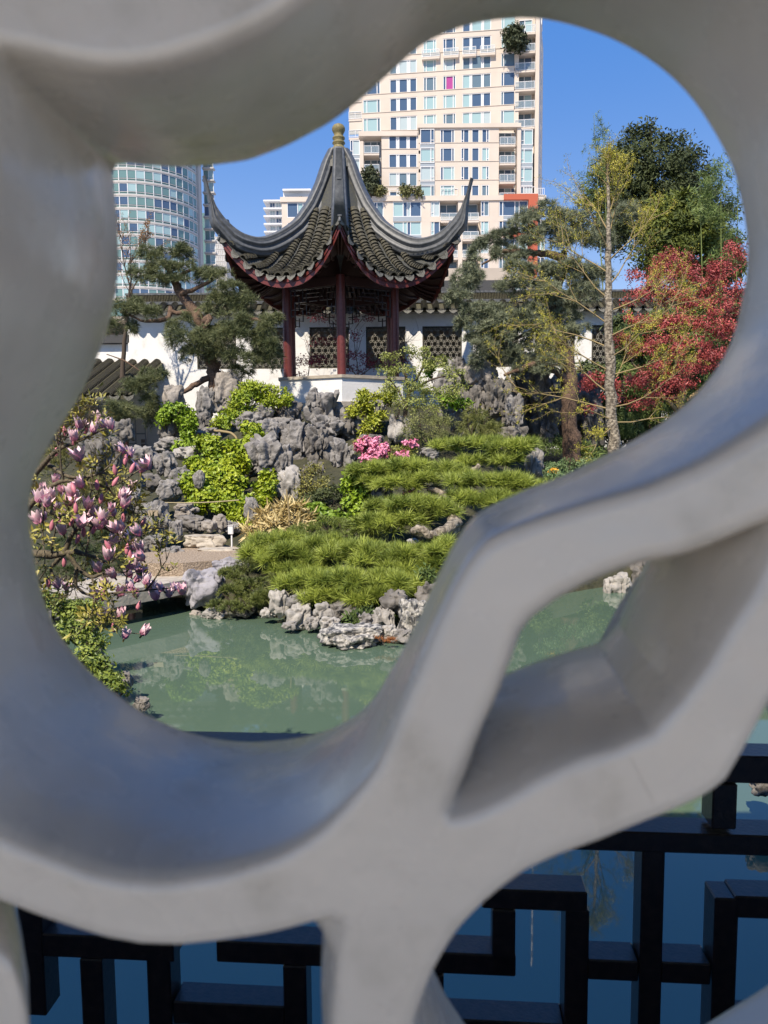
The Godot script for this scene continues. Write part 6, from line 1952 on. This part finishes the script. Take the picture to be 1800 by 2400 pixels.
func make_cream_tower() -> void:
	var dist := 113.0
	var right := (1246.0 - 900.0) / 1803.0 * dist
	var a := deg_to_rad(7.0)
	var t := thing("apartment_tower", "tall cream apartment tower with many white-framed windows and a red brick corner at its podium", "tower", Vector3(right, 0, -dist), 0)
	# upper block, its right end a little nearer
	var face := Basis(Vector3.UP, -a)
	var along_u := func(zx: float) -> float:
		var v := (800.0 + zx / 3.318 - 900.0) / 1803.0
		return (dist * v - right) / (cos(a) + v * sin(a))
	var high := func(zy: float, d: float) -> float:
		return at(900, 50.0 + zy / 3.318, d).y
	var floor_h := 2.79
	# the masonry, left open where windows stand
	var y_top: float = high.call(-116, 113.3)
	var y_mid: float = high.call(800, 113)
	var y_pod: float = high.call(1365, 112)
	var put_face := func(called: String, m: Mesh, mat: Material, u: float, y: float, out: float) -> MeshInstance3D:
		return put(called, m, mat, t, Transform3D(face, face * Vector3(u, 0, out) + Vector3(0, y, 0)))
	var u_left: float = along_u.call(95)
	var sh := Shape.new()
	sh.span(Vector3(u_left + 1.5, y_mid - 2, -16), Vector3(-2.9, high.call(-116, 113.3), -0.25))
	put("tower_core", sh.mesh(false), M.cream, t, Transform3D(face, Vector3.ZERO))
	sh = Shape.new()
	sh.span(Vector3(-2.9, y_pod - 3, -18), Vector3(0.0, high.call(-116, 113.3), -1.4))
	put("corner_core", sh.mesh(false), M.cream, t, Transform3D(face, Vector3.ZERO))
	sh = Shape.new()
	sh.span(Vector3(0.0, y_pod - 3, -18), Vector3(0.55, high.call(-116, 113.3), -0.1))
	put("corner_pier", sh.mesh(false), M.cream, t, Transform3D(face, Vector3.ZERO))
	sh = Shape.new()
	for e in [[Vector2(0.552, -0.11), Vector2(3.7, -13)], [Vector2(3.7, -13), Vector2(0.552, -13)]]:
		sh.face([Vector3(e[0].x, y_pod - 3, e[0].y), Vector3(e[1].x, y_pod - 3, e[1].y), Vector3(e[1].x, y_top, e[1].y), Vector3(e[0].x, y_top, e[0].y)], Vector3(0.8, 60, -8))
	put("side_wall", sh.mesh(false), M.cream, t)
	for f in 17:
		var yw: float = y_pod + 0.7 + f * floor_h
		var q0 := Vector3(0.552, yw, -0.11).lerp(Vector3(3.7, yw, -13), 0.45)
		window(t, Transform3D(Basis(Vector3.UP, deg_to_rad(76.3)), q0 + Vector3(0.02, 0.9, 0.01)), 2.0, 1.7, [0.5], M.glass_grey)
	var top_refs := [-46, 101, 248, 395, 545, 692]
	var spans := [[200, 328, [0.22, 0.82]], [400, 600, [0.25, 0.35, 0.65, 0.75]], [650, 745, [0.22, 0.8]], [795, 890, [0.22, 0.8]], [940, 1150, [0.26, 0.33, 0.67, 0.74]], [1225, 1358, [0.15, 0.9]]]
	var tall := 2.06
	var k := 0
	for ref in top_refs:
		var y: float = high.call(ref, 113.3)
		var last: bool = ref == 692
		# bands of masonry between the windows' rows
		sh = Shape.new()
		sh.span(Vector3(u_left, y, -0.3), Vector3(-2.9, y + floor_h - tall, 0))
		put("floor_band", sh.mesh(false), M.cream, t, Transform3D(face, Vector3.ZERO))
		sh = Shape.new()
		sh.span(Vector3(u_left, y + floor_h - tall - 0.08, 0.001), Vector3(-2.88, y + floor_h - tall - 0.005, 0.07))
		put("string_course", sh.mesh(false), M.cream, t, Transform3D(face, Vector3.ZERO))
		# piers between windows
		var prev := u_left + 0.0
		for s in spans:
			var u0: float = along_u.call(s[0])
			var u1: float = along_u.call(s[1])
			slab_part("wall_pier", t, Transform3D(face, Vector3.ZERO), Vector3(prev, y - tall, -0.3), Vector3(u0, y, -0.004), M.cream)
			prev = u1
		slab_part("wall_pier", t, Transform3D(face, Vector3.ZERO), Vector3(prev, y - tall, -0.3), Vector3(-2.9, y, -0.004), M.cream)
		for s in spans:
			var u0: float = along_u.call(s[0])
			var u1: float = along_u.call(s[1])
			var g: Material = M.glass_pink if ref == 395 and s[0] == 795 else glass_pick()
			window(t, Transform3D(face, face * Vector3((u0 + u1) / 2, 0, -0.12) + Vector3(0, y - tall / 2, 0)), u1 - u0, tall, s[2], g)
		if ref == -46:
			for s in [[640, 770], [800, 910], [940, 1040], [1070, 1180]]:
				var u0: float = along_u.call(s[0])
				var u1: float = along_u.call(s[1])
				balcony(t, Transform3D(face, face * Vector3((u0 + u1) / 2, 0, 0.0) + Vector3(0, high.call(245, 113.0), 0)), u1 - u0, 0.5)
		# corner balconies
		var yb: float = high.call(ref + 130, 112.6)
		balcony(t, Transform3D(face, face * Vector3(-1.42, 0, -1.38) + Vector3(0, yb, 0)), 2.75, 1.5)
		window(t, Transform3D(face, face * Vector3(-1.45, 0, -1.3) + Vector3(0, yb + 1.25, 0)), 2.1, 2.3, [0.5], M.glass_grey)
		balcony(t, Transform3D(face, face * Vector3(u_left + 0.9, 0, -1.2) + Vector3(0, yb - 0.1, 0)), 1.9, 1.3)
		k += 1
	# middle block standing forward
	var mid_d := 112.0
	var bx := func(zx: float) -> float:
		return (800.0 + zx / 3.318 - 900.0) / 1803.0 * mid_d - right
	var plane := func(called: String, m: Mesh, mat: Material, at_: Vector3) -> MeshInstance3D:
		return put(called, m, mat, t, Transform3D(Basis(), at_ + Vector3(0, 0, dist - mid_d)))
	sh = Shape.new()
	sh.span(Vector3(bx.call(170), y_pod - 2, -14), Vector3(bx.call(1375), high.call(900, mid_d), -1.7))
	sh.span(Vector3(bx.call(612), high.call(900, mid_d), -14), Vector3(bx.call(1215), high.call(815, mid_d), -0.3))
	plane.call("middle_core", sh.mesh(false), M.cream, Vector3.ZERO)
	for ref in [[842, 400], [987, 0], [1132, 0], [1277, 0]]:
		var y: float = high.call(ref[0], mid_d)
		var ylow: float = high.call(ref[0] + 45, mid_d)
		var mx := Transform3D(Basis(), Vector3(0, 0, dist - mid_d))
		slab_part("wall_pier", t, mx, Vector3(bx.call(612), y, -0.3), Vector3(bx.call(1215), y + floor_h - tall, 0), M.cream)
		slab_part("wall_pier", t, mx, Vector3(bx.call(335), ylow, -0.3), Vector3(bx.call(612), ylow + floor_h - tall, 0), M.cream)
		var prev: float = bx.call(735)
		for s in [[775, 880], [930, 990], [1010, 1065], [1085, 1140]]:
			slab_part("wall_pier", t, mx, Vector3(prev, y - tall, -0.3), Vector3(bx.call(s[0]), y, -0.004), M.cream)
			prev = bx.call(s[1])
		slab_part("wall_pier", t, mx, Vector3(prev, y - tall, -0.3), Vector3(bx.call(1213), y, -0.004), M.cream)
		prev = bx.call(335)
		for s in [[390, 600]]:
			slab_part("wall_pier", t, mx, Vector3(prev, ylow - tall, -0.3), Vector3(bx.call(s[0]), ylow, -0.004), M.cream)
			prev = bx.call(s[1])
		slab_part("wall_pier", t, mx, Vector3(prev, ylow - tall, -0.3), Vector3(bx.call(624), ylow, -0.004), M.cream)
		sh = Shape.new()
		sh.span(Vector3(bx.call(612), y + floor_h - tall - 0.08, 0.001), Vector3(bx.call(1215), y + floor_h - tall - 0.005, 0.07))
		sh.span(Vector3(bx.call(335), ylow + floor_h - tall - 0.08, 0.001), Vector3(bx.call(610), ylow + floor_h - tall - 0.005, 0.07))
		plane.call("string_course", sh.mesh(false), M.cream, Vector3.ZERO)
		for s in [[625, 730, [0.75]], [775, 880, [0.2, 0.82]], [930, 990, [0.33]], [1010, 1065, []], [1085, 1140, [0.66]]]:
			var u0: float = bx.call(s[0])
			var u1: float = bx.call(s[1])
			window(t, Transform3D(Basis(), Vector3((u0 + u1) / 2, y - tall / 2, dist - mid_d - (0.1 if s[0] > 700 else -0.08))), u1 - u0, tall, s[2], glass_pick())
		sh = Shape.new()
		sh.span(Vector3(bx.call(624), y - floor_h + 0.02, 0.002), Vector3(bx.call(731), y - tall - 0.02, 0.09))
		plane.call("spandrel", sh.mesh(false), M.grey_panel, Vector3.ZERO)
		for s in [[390, 600, [0.27, 0.36, 0.64, 0.73]]]:
			var u0: float = bx.call(s[0])
			var u1: float = bx.call(s[1])
			window(t, Transform3D(Basis(), Vector3((u0 + u1) / 2, ylow - tall / 2, dist - mid_d - 0.1)), u1 - u0, tall, s[2], glass_pick())
		# recessed balconies at both ends
		for s in [[1215, 1350, 0], [200, 333, 60]]:
			var u0: float = bx.call(s[0])
			var u1: float = bx.call(s[1])
			var yy: float = high.call(ref[0] + s[2], mid_d)
			window(t, Transform3D(Basis(), Vector3((u0 + u1) / 2, yy - tall / 2 - 0.1, dist - mid_d - 1.6)), u1 - u0 - 0.1, tall + 0.3, [0.4, 0.78], M.glass_grey)
			balcony(t, Transform3D(Basis(), Vector3((u0 + u1) / 2 - 0.12, yy - floor_h + 0.55, dist - mid_d - 1.5)), (u1 - u0) * 0.86, 1.75)
		# glass corner strips
		for s in [[1380, 1470, 0], [100, 172, 70]]:
			var u0: float = bx.call(s[0])
			var u1: float = bx.call(s[1])
			var yy: float = high.call(ref[0] + s[2], mid_d)
			window(t, Transform3D(Basis(), Vector3((u0 + u1) / 2, yy - tall / 2, dist - mid_d - 0.4)), u1 - u0, tall, [0.28], M.glass_pale if rng.randf() < 0.5 else M.glass_blind)
			sh = Shape.new()
			sh.span(Vector3(u0, yy - floor_h, -0.6), Vector3(u1, yy - tall - 0.01, -0.35))
			plane.call("spandrel", sh.mesh(false), M.grey_panel, Vector3.ZERO)
	var ex := Transform3D(Basis(), Vector3(0, 0, dist - mid_d))
	slab_part("end_pier", t, ex, Vector3(bx.call(1350), y_pod - 2, -6), Vector3(bx.call(1378), high.call(820, mid_d), -0.01), M.cream)
	slab_part("end_pier", t, ex, Vector3(bx.call(172), y_pod - 2, -6), Vector3(bx.call(200), high.call(930, mid_d), -0.01), M.cream)
	sh = Shape.new()
	sh.span(Vector3(bx.call(606), high.call(835, mid_d) + 0.02, -1.0), Vector3(bx.call(1376), high.call(803, mid_d), 0.25))
	plane.call("cornice", sh.mesh(false), M.cream, Vector3.ZERO)
	sh = Shape.new()
	sh.span(Vector3(bx.call(165), high.call(895, mid_d), -2.0), Vector3(bx.call(604), high.call(858, mid_d), 0.25))
	plane.call("cornice", sh.mesh(false), M.cream, Vector3.ZERO)
	# podium with the brick frame
	var pd := 111.0
	var px := func(zx: float) -> float:
		return (800.0 + zx / 3.318 - 900.0) / 1803.0 * pd - right
	var pz := dist - pd
	sh = Shape.new()
	sh.span(Vector3(px.call(-420), -1, -20), Vector3(px.call(1500), high.call(1400, pd), -1.7))
	put("podium_core", sh.mesh(false), M.cream, t, Transform3D(Basis(), Vector3(0, 0, pz)))
	sh = Shape.new()
	sh.span(Vector3(px.call(-430), high.call(1400, pd), -2.5), Vector3(px.call(1250), high.call(1362, pd), 0.2))
	sh.span(Vector3(px.call(1506), high.call(1400, pd), -2.5), Vector3(px.call(1570), high.call(1362, pd), 0.1))
	put("cornice", sh.mesh(false), M.cream, t, Transform3D(Basis(), Vector3(0, 0, pz)))
	sh = Shape.new()
	sh.span(Vector3(px.call(1250), high.call(1402, pd), -1.5), Vector3(px.call(1505), high.call(1358, pd), 0.5))
	sh.span(Vector3(px.call(1435), high.call(2000, pd), -1.5), Vector3(px.call(1505), high.call(1402, pd), 0.5))
	sh.span(Vector3(px.call(1250), high.call(1688, pd), -1.5), Vector3(px.call(1435), high.call(1660, pd), 0.5))
	put("brick_frame", sh.mesh(false), M.brick, t, Transform3D(Basis(), Vector3(0, 0, pz)))
	for ref in [1402, 1547, 1692, 1837, 1982]:
		var y: float = high.call(ref, pd)
		var pxf := Transform3D(Basis(), Vector3(0, 0, pz))
		slab_part("wall_pier", t, pxf, Vector3(px.call(-420), y - floor_h, -0.3), Vector3(px.call(1250), y - tall - 0.02, 0.0), M.cream)
		var prev: float = px.call(-420)
		for s in [[-380, -180], [-130, 70], [225, 345], [418, 630], [700, 1142]]:
			slab_part("wall_pier", t, pxf, Vector3(prev, y - tall - 0.02, -0.3), Vector3(px.call(s[0]), y, -0.004), M.cream)
			prev = px.call(s[1])
		slab_part("wall_pier", t, pxf, Vector3(prev, y - tall - 0.02, -0.3), Vector3(px.call(1215), y, -0.004), M.cream)
		slab_part("wall_pier", t, pxf, Vector3(px.call(908), y - tall - 0.02, -1.7), Vector3(px.call(940), y, -0.004), M.cream)
		for s in [[-380, -180, [0.4, 0.6], 0.1], [-130, 70, [0.4, 0.6], 0.1], [225, 345, [0.45, 0.6], 0.1], [418, 630, [0.36, 0.5, 0.62], 0.1], [702, 770, [0.36], 0.1], [775, 907, [0.4], 1.6], [941, 1065, [0.4], 1.6], [1080, 1140, [0.4], 0.1], [1217, 1434, [0.13, 0.55, 0.7], 0.1], [1507, 1568, [0.5], 0.5]]:
			var u0: float = px.call(s[0])
			var u1: float = px.call(s[1])
			window(t, Transform3D(Basis(), Vector3((u0 + u1) / 2, y - tall / 2, pz - s[3])), u1 - u0, tall, s[2], M.glass_grey if s[3] > 1 else glass_pick())
			if s[3] > 1:
				balcony(t, Transform3D(Basis(), Vector3((u0 + u1) / 2, y - floor_h + 0.1, pz - 1.5)), u1 - u0 - 0.05, 1.6)
		sh = Shape.new()
		sh.span(Vector3(px.call(1216), y - floor_h, -0.3), Vector3(px.call(1434), y - tall - 0.01, -0.05))
		sh.span(Vector3(px.call(418), y - floor_h + 0.1, 0.002), Vector3(px.call(630), y - tall - 0.01, 0.04))
		put("spandrel", sh.mesh(false), M.grey_panel, t, Transform3D(Basis(), Vector3(0, 0, pz)))
	# terrace railings on the setbacks
	for s in [[340, 620, 1360, 110.9], [1378, 1485, 1350, 110.9], [1488, 1556, 1362, 110.8], [780, 905, 1357, 111.9]]:
		var m: float = s[3] / 1803.0
		var u0: float = (800.0 + s[0] / 3.318 - 900.0) * m - right
		var u1: float = (800.0 + s[1] / 3.318 - 900.0) * m - right
		sh = Shape.new()
		var y: float = high.call(s[2], s[3])
		for e in [0.05, 0.95]:
			sh.box(Vector3((u0 + u1) / 2, y + e, dist - s[3]), Vector3(u1 - u0, 0.06, 0.05))
		for e in 6:
			sh.box(Vector3(lerpf(u0, u1, e / 5.0), y + 0.5, dist - s[3]), Vector3(0.05, 0.9, 0.05))
		put("terrace_railing", sh.mesh(false), M.white, t)
	# planted trees on the tower's terraces
	for q in [["small dark conifer planted on the tower's high terrace", 1205, 112, 88, 22, 26, 112.0], ["small dark conifer planted on the tower's lower terrace above the podium", 868, 455, 424, 16, 30, 110.6]]:
		var o: Node3D = root_at("terrace_conifer", q[0], "conifer", q[1], q[2], q[6], "conifers on the tower's terraces")
		begin()
		clouds([[q[1], q[3], q[4], q[5] * 0.7, q[6]], [q[1] - 6, q[3] + q[5] * 0.5, q[4] * 0.8, q[5] * 0.5, q[6]], [q[1] + 6, q[3] + q[5] * 0.45, q[4] * 0.9, q[5] * 0.5, q[6]], [q[1], q[3] - q[5] * 0.6, q[4] * 0.6, q[5] * 0.4, q[6]]], 0.25, 2.4, Color(0.02, 0.03, 0.012), Color(0.07, 0.085, 0.035), 0.2, 8)
		grown("foliage", leaves("scale_spray", 12, 0.22, 0.10, 0.20, 0.6, 19), M.matt_leaf, o)
		wood(o, "trunk", [[[q[1], q[2] + 3, q[6], 0.2], [q[1], q[3], q[6], 0.12], [q[1], q[3] - q[5], q[6], 0.04]]], M.dark_twig, 5)
	var shrubs := root_at("terrace_shrubs", "row of low shrubs in planters on the tower's lower terrace", "shrub", 945, 455, 110.7)
	begin()
	clouds([[890, 450, 12, 8, 110.7], [950, 448, 12, 9, 110.7], [980, 452, 6, 6, 110.7]], 0.6, 2.0, Color(0.06, 0.07, 0.02), Color(0.19, 0.18, 0.06), 0.3, 6)
	grown("foliage", leaves("scale_spray", 12, 0.22, 0.10, 0.20, 0.6, 19), M.matt_leaf, shrubs)


func make_round_tower() -> void:
	var dist := 187.0
	var m := m_per(dist)
	var cx := (352.0 - 900.0) * m
	var r := 134.0 * m
	var t := thing("glass_tower", "round tower of greenish glass with white floor bands at the garden's left", "tower", Vector3(cx, 0, -dist))
	var pitch := 27.0 * m
	var y0: float = at(900, 700, dist - r).y
	var n_floor := 16
	var sh := Shape.new()
	sh.lathe(Vector3.ZERO, [Vector2(r - 0.7, -1), Vector2(r - 0.7, y0 + pitch * n_floor)], 48)
	put("core", sh.mesh(), M.recess, t)
	sh = Shape.new()
	sh.lathe(Vector3.ZERO, [Vector2(r, -1), Vector2(r, y0)], 48)
	put("lower_wall", sh.mesh(), M.glass_green, t)
	var step := deg_to_rad(7.5)
	var w := 2.0 * r * tan(step / 2) + 0.02
	var wf := Shape.new()
	var hgt := pitch - 0.45
	for s in [-1.0, 1.0]:
		wf.box(Vector3(s * (w / 2 - 0.04), 0, 0), Vector3(0.1, hgt, 0.1))
		wf.box(Vector3(0, s * (hgt / 2 - 0.04), 0), Vector3(w, 0.09, 0.1))
	wf.box(Vector3(0, -hgt * 0.28, 0), Vector3(w, 0.07, 0.1))
	var wm := wf.mesh(false)
	var pm := pane_mesh(w + 0.08, hgt * 0.72)
	var sm := pane_mesh(w + 0.08, hgt * 0.24)
	for f in n_floor:
		var y := y0 + pitch * f
		sh = Shape.new()
		sh.lathe(Vector3.ZERO, [Vector2(r - 0.5, y - 0.02), Vector2(r + 0.12, y - 0.02), Vector2(r + 0.12, y + 0.34), Vector2(r - 0.5, y + 0.34)], 48)
		put("floor_band", sh.mesh(false), M.concrete, t)
		for k in range(-11, 12):
			var a := k * step + deg_to_rad(3)
			var px := 352.0 + 134.0 * sin(a)
			if px > 303 and px < 338:
				continue
			var turn := Basis(Vector3.UP, a)
			var o := put("window", wm, M.white, t, Transform3D(turn, turn * Vector3(0, 0, r - 0.02) + Vector3(0, y + 0.34 + hgt / 2, 0)))
			put("pane", pm, glass_green_pick(), o, Transform3D(Basis(), Vector3(0, hgt * 0.12, -0.06)))
			put("spandrel_glass", sm, M.spandrel_green, o, Transform3D(Basis(), Vector3(0, -hgt * 0.38, -0.055)))
		var ab := asin((320.0 - 352.0) / 134.0)
		var tb := Basis(Vector3.UP, ab)
		balcony(t, Transform3D(tb, tb * Vector3(0, 0, r - 1.2) + Vector3(0, y + 0.3, 0)), 3.6, 2.0)
	# the concrete fin at its right edge
	sh = Shape.new()
	sh.span(Vector3(r - 0.3, -1, -1.0), Vector3(r + 0.45, y0 + pitch * n_floor, 1.5))
	put("edge_fin", sh.mesh(false), M.concrete, t)
	for f in n_floor:
		var y := y0 + pitch * f
		window(t, Transform3D(Basis(), Vector3(r + 1.75, y + pitch / 2, -3.0)), 2.4, pitch * 0.8, [0.5], glass_green_pick())
		slab_part("side_slab", t, Transform3D(), Vector3(r + 0.4, y - 0.2, -4.0), Vector3(r + 3.2, y + 0.15, -2.2), M.concrete)
	# two more buildings that show beside the pavilion's roof
	t = thing("slab_block", "distant pale blue glass block between the round tower and the pavilion roof", "building", at(512, 1030, 230))
	m = m_per(230)
	sh = Shape.new()
	sh.span(Vector3(-14 * m, -4, -12), Vector3(30 * m, (1030 - 570) * m, 0))
	put("walls", sh.mesh(false), M.concrete, t)
	sh = Shape.new()
	sh.span(Vector3(-30 * m, -4, -12), Vector3(-14 * m, (1030 - 520) * m, 1))
	put("side_wall", sh.mesh(false), M.glass_green, t)
	for f in 9:
		for k in 5:
			window(t, Transform3D(Basis(), Vector3((-11 + k * 8.6) * m, (1030 - 580 - f * 13) * m, 0.02)), 8.0 * m, 10.5 * m, [0.5], M.glass_sky_tint if rng.randf() < 0.5 else M.glass_pale)
	t = thing("terraced_block", "far white apartment block with stepped balconies and a planted roof behind the pavilion ridge", "building", at(668, 1030, 240))
	m = m_per(240)
	sh = Shape.new()
	sh.span(Vector3(-26 * m, -4, -14), Vector3(70 * m, (1030 - 492) * m, 0))
	sh.span(Vector3(6 * m, (1030 - 492) * m, -14), Vector3(70 * m, (1030 - 470) * m, -1))
	put("walls", sh.mesh(false), M.white, t)
	for f in 9:
		var y := (1030.0 - 492 - f * 17) * m
		sh = Shape.new()
		sh.span(Vector3(-37 * m, y - 0.45, -10), Vector3(70 * m, y, 1.6))
		put("floor_slab", sh.mesh(false), M.white, t)
		for k in 6:
			window(t, Transform3D(Basis(), Vector3((-18 + k * 14) * m, y - 9 * m, 0.05)), 11.5 * m, 11 * m, [0.5], M.glass_sky_tint if rng.randf() < 0.4 else M.glass_pale)
	sh = Shape.new()
	sh.span(Vector3(6 * m, (1030 - 470) * m, -10), Vector3(70 * m, (1030 - 466) * m, 0.5))
	put("roof_slab", sh.mesh(false), M.white, t)
	var o := root_at("roof_garden", "row of shrubs on the far white block's roof", "shrub", 690, 480, 239)
	begin()
	clouds([[684, 478, 16, 6, 239], [705, 474, 12, 6, 239]], 0.5, 3.5, Color(0.07, 0.08, 0.03), Color(0.16, 0.16, 0.06), 0.3, 6)
	grown("foliage", leaves("scale_spray", 12, 0.22, 0.10, 0.20, 0.6, 19), M.matt_leaf, o)


func glass_green_pick() -> Material:
	var r := rng.randf()
	return M.glass_green if r < 0.45 else (M.glass_blind if r < 0.75 else M.glass_sky_tint)


func _ready() -> void:
	rng.seed = 7
	make_camera_and_light()
	lumps.seed = 5
	lumps.noise_type = FastNoiseLite.TYPE_SIMPLEX_SMOOTH
	lumps.frequency = 0.02
	lumps.fractal_octaves = 3
	cells.seed = 6
	cells.noise_type = FastNoiseLite.TYPE_CELLULAR
	cells.frequency = 0.03
	cells.fractal_octaves = 1
	cells.cellular_return_type = FastNoiseLite.RETURN_DISTANCE2_SUB
	fine.seed = 8
	fine.frequency = 0.05
	make_materials()
	make_ground()
	make_walkway()
	make_wall()
	make_gallery()
	make_pavilion()
	make_cream_tower()
	make_round_tower()
	make_rocks()
	make_left_pine()
	make_right_pine()
	make_low_pine()
	make_trees()
	make_shrubs()
	make_magnolia()
	make_railing()
	make_small_things()
	make_stone_window()
